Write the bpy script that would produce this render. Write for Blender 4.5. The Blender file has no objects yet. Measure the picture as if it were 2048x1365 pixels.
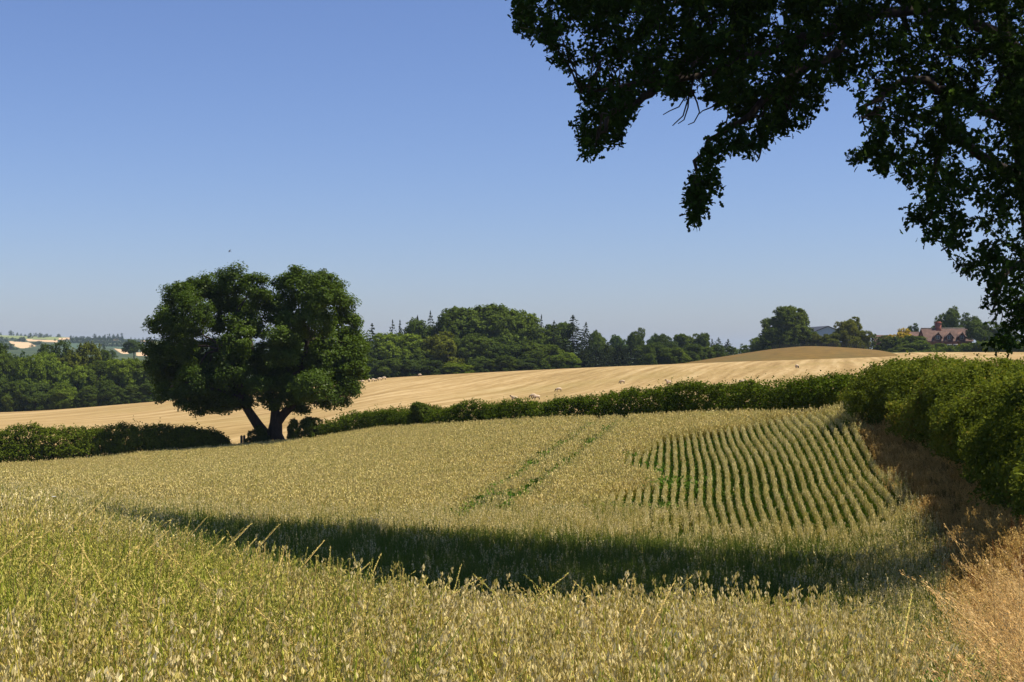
import bpy, math, random
import numpy as np
from mathutils import Vector, Matrix

# ------------------------------------------------------------------ camera, sky, sun
SC = bpy.context.scene
COL = SC.collection
F = 2048 * 50.0 / 36.0            # focal length in photo pixels
HV = 705.0                        # photo row of the eye level
cam_d = bpy.data.cameras.new('camera')
cam_d.lens = 50.0; cam_d.sensor_width = 36.0
cam_d.shift_y = (HV - 682.5) / 2048.0
cam_d.clip_start = 0.1; cam_d.clip_end = 20000
cam = bpy.data.objects.new('camera', cam_d); COL.objects.link(cam)
cam.location = (0, 0, 0); cam.rotation_euler = (math.radians(90), 0, 0)
SC.camera = cam

SUN_EL, SUN_AZ = 59.5, 97.0       # azimuth clockwise from the view direction
el, az = math.radians(SUN_EL), math.radians(SUN_AZ)
W = bpy.data.worlds.new("World"); SC.world = W; W.use_nodes = True
wn = W.node_tree.nodes; wl = W.node_tree.links
bg = wn['Background']
sky = wn.new('ShaderNodeTexSky'); sky.sky_type = 'NISHITA'; sky.sun_disc = False
sky.sun_elevation = el; sky.sun_rotation = az
sky.air_density = 1.0; sky.dust_density = 0.6; sky.ozone_density = 4.0; sky.altitude = 100
tint = wn.new('ShaderNodeMix'); tint.data_type = 'RGBA'; tint.blend_type = 'MULTIPLY'
tint.inputs[0].default_value = 1.0
tint.inputs[7].default_value = (0.765, 0.785, 1.0, 1)
wl.new(sky.outputs[0], tint.inputs[6]); wl.new(tint.outputs[2], bg.inputs[0])
bg.inputs[1].default_value = 0.089
sun_d = bpy.data.lights.new('sun', 'SUN'); sun_d.energy = 5.0; sun_d.angle = math.radians(0.53)
sun_d.color = (1.0, 0.91, 0.74)
sun = bpy.data.objects.new('sun', sun_d); COL.objects.link(sun)
SDIR = Vector((math.cos(el) * math.sin(az), math.cos(el) * math.cos(az), math.sin(el)))
sun.rotation_euler = SDIR.to_track_quat('Z', 'Y').to_euler()
sun.location = (60, 20, 80)
SC.view_settings.view_transform = 'Standard'; SC.view_settings.look = 'None'
SC.view_settings.exposure = 0.5; SC.view_settings.gamma = 1.0
SC.cycles.use_denoising = True
SC.cycles.denoiser = 'OPENIMAGEDENOISE'; SC.cycles.denoising_input_passes = 'RGB_ALBEDO_NORMAL'; SC.cycles.denoising_prefilter = 'ACCURATE'
SC.cycles.max_bounces = 6; SC.cycles.diffuse_bounces = 3; SC.cycles.transmission_bounces = 3
SC.cycles.volume_bounces = 0; SC.cycles.caustics_reflective = False; SC.cycles.caustics_refractive = False

rng = np.random.default_rng(7)
R = random.Random(11)
PI = math.pi

# ------------------------------------------------------------------ helpers
def P(u, v, d):
    """point d metres ahead on the photo's sight line (u, v)"""
    return np.array([(u - 1024.0) * d / F, d, -(v - HV) * d / F])

def link(o, parent=None):
    COL.objects.link(o)
    if parent is not None: o.parent = parent
    return o

def tag(o, label=None, cat=None, group=None, kind=None):
    if label: o['label'] = label
    if cat: o['category'] = cat
    if group: o['group'] = group
    if kind: o['kind'] = kind
    return o

def empty(name, loc, label, cat, group=None, rotz=0.0, scale=(1, 1, 1)):
    o = bpy.data.objects.new(name, None); COL.objects.link(o)
    o.location = [float(c) for c in loc]; o.rotation_euler = (0, 0, rotz); o.scale = scale
    o.empty_display_size = 0.3
    return tag(o, label, cat, group)

class MB:
    """collects polygons (numpy) and links them as one mesh"""
    def __init__(self): self.v = []; self.loops = []; self.tot = []; self.mat = []; self.att = []; self.n = 0
    def add(self, verts, faces, mat=0, att=None):
        """faces: (M,k) array of indices into verts"""
        verts = np.asarray(verts, float).reshape(-1, 3); faces = np.asarray(faces, int)
        self.v.append(verts); self.loops.append((faces + self.n).ravel())
        self.tot.append(np.full(len(faces), faces.shape[1], int)); self.mat.append(np.full(len(faces), mat, int))
        if att is None: att = np.zeros(len(verts))
        self.att.append(np.broadcast_to(np.asarray(att, float), (len(verts),)).copy())
        self.n += len(verts); return self
    def box(self, lo, hi, mat=0):
        x0, y0, z0 = lo; x1, y1, z1 = hi
        v = [(x0,y0,z0),(x1,y0,z0),(x1,y1,z0),(x0,y1,z0),(x0,y0,z1),(x1,y0,z1),(x1,y1,z1),(x0,y1,z1)]
        return self.add(v, [(0,3,2,1),(4,5,6,7),(0,1,5,4),(1,2,6,5),(2,3,7,6),(3,0,4,7)], mat)
    def tube(self, pts, rad, sides=8, mat=0, att=None):
        pts = np.asarray(pts, float); n = len(pts); rad = np.broadcast_to(np.asarray(rad, float), (n,))
        tan = np.gradient(pts, axis=0); tan /= np.linalg.norm(tan, axis=1)[:, None] + 1e-9
        ref = np.array([0.31, 0.17, 0.93]) if abs(tan[0][2]) < 0.8 else np.array([0.9, 0.4, 0.1])
        a = np.cross(tan, ref); a /= np.linalg.norm(a, axis=1)[:, None] + 1e-9
        b = np.cross(tan, a)
        th = np.linspace(0, 2 * PI, sides, endpoint=False)
        vs = pts[:, None, :] + rad[:, None, None] * (np.cos(th)[None, :, None] * a[:, None, :] + np.sin(th)[None, :, None] * b[:, None, :])
        i, j = np.meshgrid(np.arange(n - 1), np.arange(sides), indexing='ij')
        j2 = (j + 1) % sides
        fs = np.stack([i * sides + j, i * sides + j2, (i + 1) * sides + j2, (i + 1) * sides + j], -1).reshape(-1, 4)
        self.add(vs.reshape(-1, 3), fs, mat, att)
        self.add(vs[-1], [list(range(sides))], mat); return self
    def mesh(self, name, mats, smooth=False):
        me = bpy.data.meshes.new(name)
        V = np.concatenate(self.v); L = np.concatenate(self.loops); T = np.concatenate(self.tot)
        me.vertices.add(len(V)); me.vertices.foreach_set('co', V.astype(np.float32).ravel())
        me.loops.add(len(L)); me.loops.foreach_set('vertex_index', L.astype(np.int32))
        me.polygons.add(len(T))
        me.polygons.foreach_set('loop_start', np.concatenate([[0], np.cumsum(T)[:-1]]).astype(np.int32))
        me.polygons.foreach_set('material_index', np.concatenate(self.mat).astype(np.int32))
        if smooth: me.polygons.foreach_set('use_smooth', np.ones(len(T), bool))
        for m in (mats if isinstance(mats, (list, tuple)) else [mats]): me.materials.append(m)
        at = me.attributes.new('tint', 'FLOAT', 'POINT'); at.data.foreach_set('value', np.concatenate(self.att).astype(np.float32))
        me.update(calc_edges=True); me.validate(); return me
    def build(self, name, mats, parent=None, smooth=False):
        return link(bpy.data.objects.new(name, self.mesh(name, mats, smooth)), parent)

def unit(a): return a / (np.linalg.norm(a, axis=-1, keepdims=True) + 1e-9)
def rand_dirs(n): return unit(rng.normal(size=(n, 3)))

def kites(pos, nrm, size, asp=0.62, tang=None):
    """one kite-shaped leaf per point"""
    n = len(pos)
    t = rand_dirs(n) if tang is None else tang
    t = unit(t - nrm * (t * nrm).sum(-1, keepdims=True)); b = np.cross(nrm, t)
    s = np.broadcast_to(np.asarray(size, float), (n,))[:, None]
    a = (asp * rng.uniform(0.75, 1.25, n))[:, None]
    v = np.stack([pos - t * s * .5, pos + b * s * a * .5 + t * s * .08 + nrm * s * .08, pos + t * s * .5, pos - b * s * a * .5 + t * s * .08 + nrm * s * .08], 1)
    return v.reshape(-1, 3), np.arange(4 * n).reshape(n, 4)

def noise3(p, f, seed=0):
    """cheap smooth noise in [-1, 1]"""
    r = np.random.default_rng(seed); o = np.zeros(len(p))
    for k in range(5):
        w = r.normal(size=3); w /= np.linalg.norm(w); o += np.sin((p @ w) * f * r.uniform(0.7, 1.6) + r.uniform(0, 6.28))
    return o / 2.6

def pchip(xk, yk, x):
    xk = np.asarray(xk, float); yk = np.asarray(yk, float)
    h = np.diff(xk); dl = np.diff(yk, axis=0) / h.reshape((-1,) + (1,) * (yk.ndim - 1))
    m = np.zeros_like(yk); m[0] = dl[0]; m[-1] = dl[-1]
    for i in range(1, len(xk) - 1):
        a, b = dl[i - 1], dl[i]
        ok = a * b > 0
        den = np.where(ok, (2 * h[i] + h[i-1]) / np.where(a == 0, 1, a) + (h[i] + 2 * h[i-1]) / np.where(b == 0, 1, b), 1)
        m[i] = np.where(ok, 3 * (h[i] + h[i-1]) / np.where(den == 0, 1, den), 0)
    x = np.clip(x, xk[0], xk[-1]); k = np.clip(np.searchsorted(xk, x) - 1, 0, len(xk) - 2)
    t = (x - xk[k]) / h[k]
    sh = (-1,) + (1,) * (yk.ndim - 1); t = t.reshape(sh); hh = h[k].reshape(sh)
    return ((2*t**3 - 3*t**2 + 1) * yk[k] + (t**3 - 2*t**2 + t) * hh * m[k] + (-2*t**3 + 3*t**2) * yk[k+1] + (t**3 - t**2) * hh * m[k+1])

# ------------------------------------------------------------------ materials
def new_mat(name):
    m = bpy.data.materials.new(name); m.use_nodes = True
    nt = m.node_tree; nt.nodes.clear()
    out = nt.nodes.new('ShaderNodeOutputMaterial')
    return m, nt, nt.nodes, nt.links, out
def ramp(N, stops):
    r = N.new('ShaderNodeValToRGB'); e = r.color_ramp.elements
    e[0].position, e[0].color = stops[0][0], (*stops[0][1], 1); e[1].position, e[1].color = stops[-1][0], (*stops[-1][1], 1)
    for p, c in stops[1:-1]:
        x = e.new(p); x.color = (*c, 1)
    return r

def leaf_mat(name, c0, c1, transl=0.28, use_obj_color=False, c2=None, gloss=0.0):
    """diffuse + translucent leaf; colour varies leaf by leaf through the mesh attribute 'tint'"""
    m, nt, N, L, out = new_mat(name)
    at = N.new('ShaderNodeAttribute'); at.attribute_name = 'tint'
    r = ramp(N, [(0.0, c0), (1.0, c1)] if c2 is None else [(0.0, c0), (0.75, c1), (1.0, c2)])
    L.new(at.outputs['Fac'], r.inputs[0]); col = r.outputs[0]
    if use_obj_color:
        oi = N.new('ShaderNodeObjectInfo'); mx = N.new('ShaderNodeMix'); mx.data_type = 'RGBA'; mx.blend_type = 'MULTIPLY'; mx.inputs[0].default_value = 1
        L.new(col, mx.inputs[6]); L.new(oi.outputs['Color'], mx.inputs[7]); col = mx.outputs[2]
    d = N.new('ShaderNodeBsdfDiffuse'); t = N.new('ShaderNodeBsdfTranslucent')
    hs = N.new('ShaderNodeHueSaturation'); hs.inputs['Hue'].default_value = 0.49; hs.inputs['Saturation'].default_value = 1.1; hs.inputs['Value'].default_value = 1.25
    L.new(col, d.inputs[0]); L.new(col, hs.inputs['Color']); L.new(hs.outputs[0], t.inputs[0])
    mx = N.new('ShaderNodeMixShader'); mx.inputs[0].default_value = transl
    L.new(d.outputs[0], mx.inputs[1]); L.new(t.outputs[0], mx.inputs[2]); res = mx.outputs[0]
    if gloss > 0:
        g = N.new('ShaderNodeBsdfGlossy'); g.inputs['Roughness'].default_value = 0.42; g.inputs[0].default_value = (1, 1, 1, 1)
        m2 = N.new('ShaderNodeMixShader'); m2.inputs[0].default_value = gloss
        L.new(res, m2.inputs[1]); L.new(g.outputs[0], m2.inputs[2]); res = m2.outputs[0]
    L.new(res, out.inputs[0]); return m

def straw_mat(name, c0, c1, transl=0.3, c_low=None):
    """grass and cereal: colour varies plant by plant (Object Info random) and along the stem"""
    m, nt, N, L, out = new_mat(name)
    oi = N.new('ShaderNodeObjectInfo'); r = ramp(N, [(0.0, c0), (1.0, c1)]); L.new(oi.outputs['Random'], r.inputs[0]); col = r.outputs[0]
    at = N.new('ShaderNodeAttribute'); at.attribute_name = 'tint'
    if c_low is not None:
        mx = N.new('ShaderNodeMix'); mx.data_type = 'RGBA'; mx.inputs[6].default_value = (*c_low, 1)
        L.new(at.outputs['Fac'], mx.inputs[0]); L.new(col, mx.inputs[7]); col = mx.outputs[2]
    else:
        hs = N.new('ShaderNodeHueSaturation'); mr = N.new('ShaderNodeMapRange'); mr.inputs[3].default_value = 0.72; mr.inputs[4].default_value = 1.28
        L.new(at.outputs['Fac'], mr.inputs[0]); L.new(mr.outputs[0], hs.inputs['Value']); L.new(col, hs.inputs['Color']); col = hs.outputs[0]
    d = N.new('ShaderNodeBsdfDiffuse'); t = N.new('ShaderNodeBsdfTranslucent'); L.new(col, d.inputs[0]); L.new(col, t.inputs[0])
    mx = N.new('ShaderNodeMixShader'); mx.inputs[0].default_value = transl
    L.new(d.outputs[0], mx.inputs[1]); L.new(t.outputs[0], mx.inputs[2]); L.new(mx.outputs[0], out.inputs[0]); return m

def noise_mat(name, stops, scale, detail=6, stretch=(1, 1, 1), rotz=0.0, rough=0.9, bump=0.0, second=None):
    m, nt, N, L, out = new_mat(name)
    g = N.new('ShaderNodeTexCoord'); mp = N.new('ShaderNodeMapping'); mp.inputs['Scale'].default_value = stretch
    rt = N.new('ShaderNodeMapping'); rt.inputs['Rotation'].default_value = (0, 0, rotz)
    L.new(g.outputs['Object'], rt.inputs[0]); L.new(rt.outputs[0], mp.inputs[0])
    n = N.new('ShaderNodeTexNoise'); n.inputs['Scale'].default_value = scale; n.inputs['Detail'].default_value = detail; n.inputs['Roughness'].default_value = 0.62
    L.new(mp.outputs[0], n.inputs['Vector']); r = ramp(N, stops); L.new(n.outputs[0], r.inputs[0]); col = r.outputs[0]
    if second:
        sc, c, lo, hi = second
        n2 = N.new('ShaderNodeTexNoise'); n2.inputs['Scale'].default_value = sc; n2.inputs['Detail'].default_value = 5
        L.new(g.outputs['Object'], n2.inputs['Vector']); mr = N.new('ShaderNodeMapRange'); mr.inputs[1].default_value = lo; mr.inputs[2].default_value = hi
        L.new(n2.outputs[0], mr.inputs[0]); mx = N.new('ShaderNodeMix'); mx.data_type = 'RGBA'
        L.new(mr.outputs[0], mx.inputs[0]); L.new(col, mx.inputs[6]); mx.inputs[7].default_value = (*c, 1); col = mx.outputs[2]
    b = N.new('ShaderNodeBsdfPrincipled'); b.inputs['Roughness'].default_value = rough; b.inputs['Specular IOR Level'].default_value = 0.2
    L.new(col, b.inputs['Base Color'])
    if bump:
        bp = N.new('ShaderNodeBump'); bp.inputs['Strength'].default_value = bump; L.new(n.outputs[0], bp.inputs['Height']); L.new(bp.outputs[0], b.inputs['Normal'])
    L.new(b.outputs[0], out.inputs[0]); return m

M = {}
M['soil'] = noise_mat('field_soil', [(0.3, (0.050, 0.052, 0.018)), (0.7, (0.13, 0.115, 0.045))], 3.0)
M['bark'] = noise_mat('bark', [(0.3, (0.018, 0.013, 0.010)), (0.7, (0.055, 0.042, 0.031))], 6.0, stretch=(1, 1, 0.25), bump=0.5)
M['oak_leaf'] = leaf_mat('oak_leaf', (0.030, 0.055, 0.006), (0.085, 0.135, 0.013), 0.28, gloss=0.006)
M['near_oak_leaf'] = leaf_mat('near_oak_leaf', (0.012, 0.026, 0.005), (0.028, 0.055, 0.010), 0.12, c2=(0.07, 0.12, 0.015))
M['wood_leaf'] = leaf_mat('wood_leaf', (0.044, 0.066, 0.011), (0.120, 0.158, 0.030), 0.27, use_obj_color=True)
M['needle'] = leaf_mat('conifer_needles', (0.026, 0.038, 0.014), (0.062, 0.078, 0.030), 0.15, use_obj_color=True)
M['hedge_leaf'] = leaf_mat('hedge_leaf', (0.045, 0.070, 0.007), (0.125, 0.165, 0.020), 0.30, use_obj_color=True, c2=(0.14, 0.15, 0.025))
M['right_hedge_leaf'] = leaf_mat('bramble_hedge_leaf', (0.050, 0.074, 0.009), (0.165, 0.20, 0.030), 0.34, c2=(0.26, 0.18, 0.04))
M['yellow_leaf'] = leaf_mat('yellow_leaf', (0.20, 0.17, 0.02), (0.50, 0.36, 0.03), 0.25)
M['meadow'] = noise_mat('meadow_grass', [(0.3, (0.06, 0.075, 0.02)), (0.7, (0.13, 0.13, 0.04))], 0.05)

# ------------------------------------------------------------------ the lie of the land
CROP = 0.82
def c(d, v): return (d, -(v - HV) * d / F - (0.95 if d < 17 else CROP))     # crop surface seen at row v
def g(d, v): return (d, -(v - HV) * d / F)            # bare ground seen at row v
COLS = {
 -200: [(1.5,-1.88), c(4.6,1362), c(9,1110), c(16,985), c(25,982), c(36,978), c(60,948), c(112,926), g(140,868), g(220,846), g(300,828), g(345,836), g(450,842), g(1000,775)],
 0:    [(1.5,-1.88), c(4.6,1362), c(9,1120), c(16,1002), c(25,998), c(36,988), c(60,950), c(113,926), g(140,865), g(220,842), g(300,825), g(345,833), g(450,840), g(1000,775)],
 300:  [(1.5,-1.88), c(4.6,1362), c(8,1180), c(12,1088), c(24,1076), c(38,1026), c(60,966), c(116,903), g(150,860), g(220,832), g(300,805), g(345,812), g(450,820), g(1000,765)],
 540:  [(1.5,-1.88), c(4.6,1362), c(8,1190), c(10.5,1136), c(26,1126), c(39,1044), c(65,952), c(119,882), g(160,850), g(230,812), g(310,781), g(350,786), g(450,792), g(1000,755)],
 800:  [(1.5,-1.88), c(4.6,1362), c(8,1205), c(9.5,1178), c(27,1168), c(40,1052), c(65,942), c(101,853), g(150,830), g(220,792), g(320,755), g(360,759), g(450,764), g(1000,745)],
 1024: [(1.5,-1.88), c(4.6,1362), c(8,1212), c(9,1195), c(28,1180), c(40,1062), c(60,932), c(89,841), g(140,822), g(220,786), g(330,743), g(370,746), g(450,748), g(1000,738)],
 1400: [(1.5,-1.88), c(4.6,1362), c(8,1205), c(9,1195), c(28,1175), c(40,1072), c(55,930), c(75,826), g(120,798), g(200,768), g(330,727), g(380,727), g(450,725), g(1000,735)],
 1700: [(1.5,-1.88), c(4.6,1362), c(8,1235), c(27,1195), c(39,1088), c(48,952), c(60,812), g(70,826), g(90,793), g(150,750), g(320,718), g(360,715), g(450,704), g(1000,725)],
 1860: [(1.5,-1.90), (4.6,-2.08), (8,-2.7), (18,-4.3), (27,-5.3), (36,-5.5), (45,-4.35), (60,-2.4), g(150,735), g(320,713), g(450,703), g(1000,720)],
 2048: [(1.5,-1.92), (4.6,-2.1), (8,-2.5), (15,-3.3), (22,-3.65), (28,-3.75), (36,-3.75), (45,-3.1), (60,-2.0), (150,-1.3), (320,-0.6), g(450,703), g(1000,720)],
 2400: [(1.5,-1.88), (4.6,-1.98), (8,-2.25), (15,-2.9), (22,-3.2), (28,-3.2), (36,-3.0), (45,-2.8), (60,-1.9), (150,-1.2), (320,-0.5), g(450,703), g(1000,720)],
}
LD = np.linspace(math.log(1.5), math.log(1000), 320)
UK = np.array(sorted(COLS), float)
tab = np.stack([pchip([math.log(k[0]) for k in COLS[int(u)]], [k[1] for k in COLS[int(u)]], LD) for u in UK])
UU = np.arange(-200, 2401, 10.0)
TAB = pchip(UK, tab, UU)
def ground_z(x, y):
    x = np.asarray(x, float); y = np.asarray(y, float); d = np.clip(y, 1.5, 999)
    fu = np.clip((1024 + F * x / d + 200) / 10, 0, len(UU) - 1.001); fd = np.clip((np.log(d) - LD[0]) / (LD[1] - LD[0]), 0, len(LD) - 1.001)
    i = fu.astype(int); j = fd.astype(int); a = fu - i; b = fd - j
    return (1-a)*(1-b)*TAB[i,j] + a*(1-b)*TAB[i+1,j] + (1-a)*b*TAB[i,j+1] + a*b*TAB[i+1,j+1]
def GP(u, d, dz=0.0):
    x = (u - 1024.0) * d / F
    return np.array([x, d, float(ground_z(x, d)) + dz])
# the hedge line along the far edge of the oats, and the oats' right-hand edge
HL_U = np.array([-2600, -300, 0, 300, 460, 540, 840, 1024, 1400, 1700, 1800, 4600], float)
HL_D = np.array([112, 112, 113, 116, 118, 119, 99, 90, 76, 61.5, 61, 61], float)
def hedge_d(u): return np.interp(u, HL_U, HL_D)
EB_D = np.array([1.5, 4.6, 8, 15, 24, 30, 36, 42, 48, 60, 70], float)
EB_U = np.array([2300, 1990, 1965, 1928, 1905, 1900, 1885, 1838, 1775, 1690, 1640], float)
def edge_x(y): return (np.interp(y, EB_D, EB_U) - 1024) * np.asarray(y) / F

def sheet(name, u_arr, d_fn, mat, kind_mesh=None, zoff=0.0, extra=None):
    mb = MB(); nu = len(u_arr)
    rows = [d_fn(u) for u in u_arr]; nd = len(rows[0])
    D = np.array(rows); U = np.repeat(np.asarray(u_arr)[:, None], nd, 1)
    X = (U - 1024) * D / F; Z = ground_z(X, D) + zoff
    i, j = np.meshgrid(np.arange(nu - 1), np.arange(nd - 1), indexing='ij')
    fs = np.stack([i*nd + j, (i+1)*nd + j, (i+1)*nd + j+1, i*nd + j+1], -1).reshape(-1, 4)
    mb.add(np.stack([X, D, Z], -1).reshape(-1, 3), fs)
    if extra: extra(mb)
    return tag(mb.build(name, mat, smooth=True), kind='structure')
U_ALL = np.concatenate([np.linspace(-2600, -220, 30), np.arange(-200, 2401, 20), np.linspace(2420, 4600, 30)])
def back_strip(mb):
    xs = np.linspace(-60, 60, 25); ys = np.array([-40, -20, -8, 0.2, 1.6])
    X, Y = np.meshgrid(xs, ys, indexing='ij'); n = len(ys)
    Z = np.where(Y > 1.4, ground_z(X, np.full_like(Y, 1.5)) - 0.02, -1.86)
    i, j = np.meshgrid(np.arange(24), np.arange(n - 1), indexing='ij')
    mb.add(np.stack([X, Y, Z], -1).reshape(-1, 3), np.stack([i*n+j, (i+1)*n+j, (i+1)*n+j+1, i*n+j+1], -1).reshape(-1, 4))
sheet('field_ground', U_ALL, lambda u: np.exp(np.linspace(math.log(1.5), math.log(float(hedge_d(u))), 110)), M['soil'], extra=back_strip)

# stubble: straw with mown swaths running away up the slope
def stubble_mat():
    m, nt, N, L, out = new_mat('mown_stubble')
    tc = N.new('ShaderNodeTexCoord')
    def nz(scale, stretch, rot, detail=5, dist=0.0):
        rt = N.new('ShaderNodeMapping'); rt.inputs['Rotation'].default_value = (0, 0, rot)
        mp = N.new('ShaderNodeMapping'); mp.inputs['Scale'].default_value = stretch
        n = N.new('ShaderNodeTexNoise'); n.inputs['Scale'].default_value = scale; n.inputs['Detail'].default_value = detail; n.inputs['Distortion'].default_value = dist
        L.new(tc.outputs['Object'], rt.inputs[0]); L.new(rt.outputs[0], mp.inputs[0]); L.new(mp.outputs[0], n.inputs['Vector']); return n.outputs[0]
    a = nz(0.55, (1, 0.02, 1), math.radians(13), 4, 0.15)      # swaths
    b = nz(1.6, (1, 0.12, 1), math.radians(13), 6)             # tufts along them
    cc = nz(0.03, (1, 0.5, 1), 0.3, 4)                         # broad patches
    r1 = ramp(N, [(0.36, (0.245, 0.162, 0.060)), (0.5, (0.36, 0.248, 0.103)), (0.64, (0.475, 0.347, 0.172))])
    ad = N.new('ShaderNodeMath'); ad.operation = 'ADD'; mu = N.new('ShaderNodeMath'); mu.operation = 'MULTIPLY'; mu.inputs[1].default_value = 0.35
    L.new(b, mu.inputs[0]); m2 = N.new('ShaderNodeMath'); m2.operation = 'MULTIPLY'; m2.inputs[1].default_value = 0.65; L.new(a, m2.inputs[0])
    L.new(mu.outputs[0], ad.inputs[0]); L.new(m2.outputs[0], ad.inputs[1]); L.new(ad.outputs[0], r1.inputs[0])
    mr = N.new('ShaderNodeMapRange'); mr.inputs[1].default_value = 0.48; mr.inputs[2].default_value = 0.68; mr.inputs[4].default_value = 0.55; L.new(cc, mr.inputs[0])
    mx = N.new('ShaderNodeMix'); mx.data_type = 'RGBA'; L.new(mr.outputs[0], mx.inputs[0]); L.new(r1.outputs[0], mx.inputs[6]); mx.inputs[7].default_value = (0.265, 0.20, 0.065, 1)
    p = N.new('ShaderNodeBsdfPrincipled'); p.inputs['Roughness'].default_value = 0.95; p.inputs['Specular IOR Level'].default_value = 0.1
    bp = N.new('ShaderNodeBump'); bp.inputs['Strength'].default_value = 0.6; bp.inputs['Distance'].default_value = 0.3; L.new(ad.outputs[0], bp.inputs['Height']); L.new(bp.outputs[0], p.inputs['Normal'])
    L.new(mx.outputs[2], p.inputs['Base Color']); L.new(p.outputs[0], out.inputs[0]); return m
M['stubble'] = stubble_mat()
def crest(u): return np.interp(u, [-2600, 0, 300, 540, 800, 1024, 1400, 1700, 1745, 1860, 2048, 4600], [300, 300, 300, 310, 320, 330, 335, 338, 390, 392, 386, 380])
sheet('stubble_field', U_ALL, lambda u: np.linspace(float(hedge_d(u)), float(crest(u)) + 6, 60), M['stubble'])
sheet('meadow', U_ALL, lambda u: np.exp(np.linspace(math.log(float(crest(u)) + 6), math.log(998), 30)), M['meadow'])

# brown pasture knoll beyond the stubble
M['pasture'] = noise_mat('dry_pasture', [(0.3, (0.085, 0.055, 0.012)), (0.5, (0.150, 0.092, 0.017)), (0.7, (0.215, 0.130, 0.032))], 0.8, stretch=(0.45, 1.4, 1), bump=0.4, second=(0.06, (0.115, 0.088, 0.022), 0.5, 0.7))
def knoll():
    mb = MB(); us = np.linspace(1290, 1850, 57); ds = np.linspace(334, 430, 40)
    top = pchip([1290, 1370, 1430, 1500, 1560, 1620, 1680, 1740, 1775, 1815, 1850], [730, 725, 716.5, 705, 697, 692.5, 694.5, 699, 704, 715, 720], us)
    U, D = np.meshgrid(us, ds, indexing='ij'); X = (U - 1024) * D / F; Z0 = ground_z(X, D)
    zt = -(top[:, None] - HV) * 372 / F
    s = np.clip((D - 334) / 38, 0, 1); e = np.clip((430 - D) / 58, 0, 1)
    w = np.minimum(np.sin(s * PI / 2), np.sin(e * PI / 2) ** 0.5)
    Z = (Z0 - 0.4) * (1 - w) + np.maximum(zt, Z0 - 0.6) * w
    Z += 0.05 * noise3(np.stack([X, D, X * 0], -1).reshape(-1, 3), 0.25, 3).reshape(X.shape)
    n = len(ds); i, j = np.meshgrid(np.arange(len(us) - 1), np.arange(n - 1), indexing='ij')
    mb.add(np.stack([X, D, Z], -1).reshape(-1, 3), np.stack([i*n+j, (i+1)*n+j, (i+1)*n+j+1, i*n+j+1], -1).reshape(-1, 4))
    return tag(mb.build('knoll', M['pasture'], smooth=True), kind='structure')
knoll()

# far hills with their patchwork of fields
def far_fields():
    us = np.concatenate([np.linspace(-5200, -230, 40), np.arange(-220, 460, 2.5), np.linspace(465, 7000, 90)])
    ridge = np.interp(us, [-5200, -600, 0, 50, 140, 200, 320, 500, 700, 1000, 7000], [655, 666, 671, 672.5, 675, 677, 680, 687, 693, 698, 699])
    T = np.linspace(0, 1, 60); Dd = 960 + 1700 * T
    vs = 722 + (ridge[:, None] - 722) * (T[None, :] ** 0.8)
    U = np.repeat(us[:, None], 60, 1); D = np.repeat(Dd[None, :], len(us), 0)
    X = (U - 1024) * D / F; Z = -(vs - HV) * D / F
    Z[:, 0] -= 14
    back_D = np.array([3000., 4500., 9000.]); 
    X = np.concatenate([X, (us[:, None] - 1024) * back_D / F], 1); Y = np.concatenate([D, np.repeat(back_D[None], len(us), 0)], 1)
    Z = np.concatenate([Z, np.stack([Z[:, -1] - 6, Z[:, -1] - 30, Z[:, -1] * 0 - 60], 1)], 1)
    mb = MB(); n = Z.shape[1]
    i, j = np.meshgrid(np.arange(len(us) - 1), np.arange(n - 1), indexing='ij')
    fs = np.stack([i*n+j, (i+1)*n+j, (i+1)*n+j+1, i*n+j+1], -1).reshape(-1, 4)
    mb.add(np.stack([X, Y, Z], -1).reshape(-1, 3), fs)
    fu = (U[:-1, :-1] + 1.2); fv = vs[:-1, :-1]
    polys = [
      (1, [(17,683),(60,686),(72,693),(45,698),(30,694)]), (1, [(52,679.2),(116,681.5),(115,685.5),(56,683)]), (2, [(-60,669),(138,674),(116,680.5),(20,677)]),
      (1, [(116,677),(141,675.5),(138,681),(118,680.5)]), (3, [(112,685),(160,687),(205,691),(200,700),(125,697)]), (1, [(228,698),(250,700),(258,709),(243,708)]),
      (1, [(272,706),(297,704),(299,713),(274,713)]), (1, [(225,678),(238,678),(238,681.5),(225,681.5)]), (1, [(280,681),(304,683),(303,685),(280,684)]), (3, [(150,688),(250,695),(255,699),(160,692)]),
      (1, [(-120,684),(-20,688),(-30,695),(-120,694)]), (2, [(300,683),(420,690),(400,698),(300,692)])]
    mi = np.zeros(fu.shape, int)
    for k, pl in polys:
        ins = np.zeros(fu.shape, bool); q = pl[-1]
        for p in pl:
            cr = ((p[1] > fv) != (q[1] > fv)) & (fu < (q[0]-p[0]) * (fv - p[1]) / (q[1] - p[1] + 1e-9) + p[0]); ins ^= cr; q = p
        mi[ins] = k
    full = np.zeros((len(us) - 1, n - 1), int); full[:, :59] = mi
    mb.mat[-1] = full.ravel()
    mats = [noise_mat('hill_grass', [(0.35, (0.028, 0.046, 0.018)), (0.65, (0.07, 0.092, 0.032))], 0.012),
            noise_mat('hill_stubble', [(0.3, (0.50, 0.34, 0.18)), (0.7, (0.66, 0.47, 0.27))], 0.02),
            noise_mat('hill_pasture', [(0.3, (0.16, 0.20, 0.06)), (0.7, (0.24, 0.27, 0.09))], 0.02),
            noise_mat('hill_crop', [(0.3, (0.05, 0.085, 0.045)), (0.7, (0.07, 0.11, 0.055))], 0.02)]
    return tag(mb.build('hills', mats, smooth=True), kind='structure')
far_fields()
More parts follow.
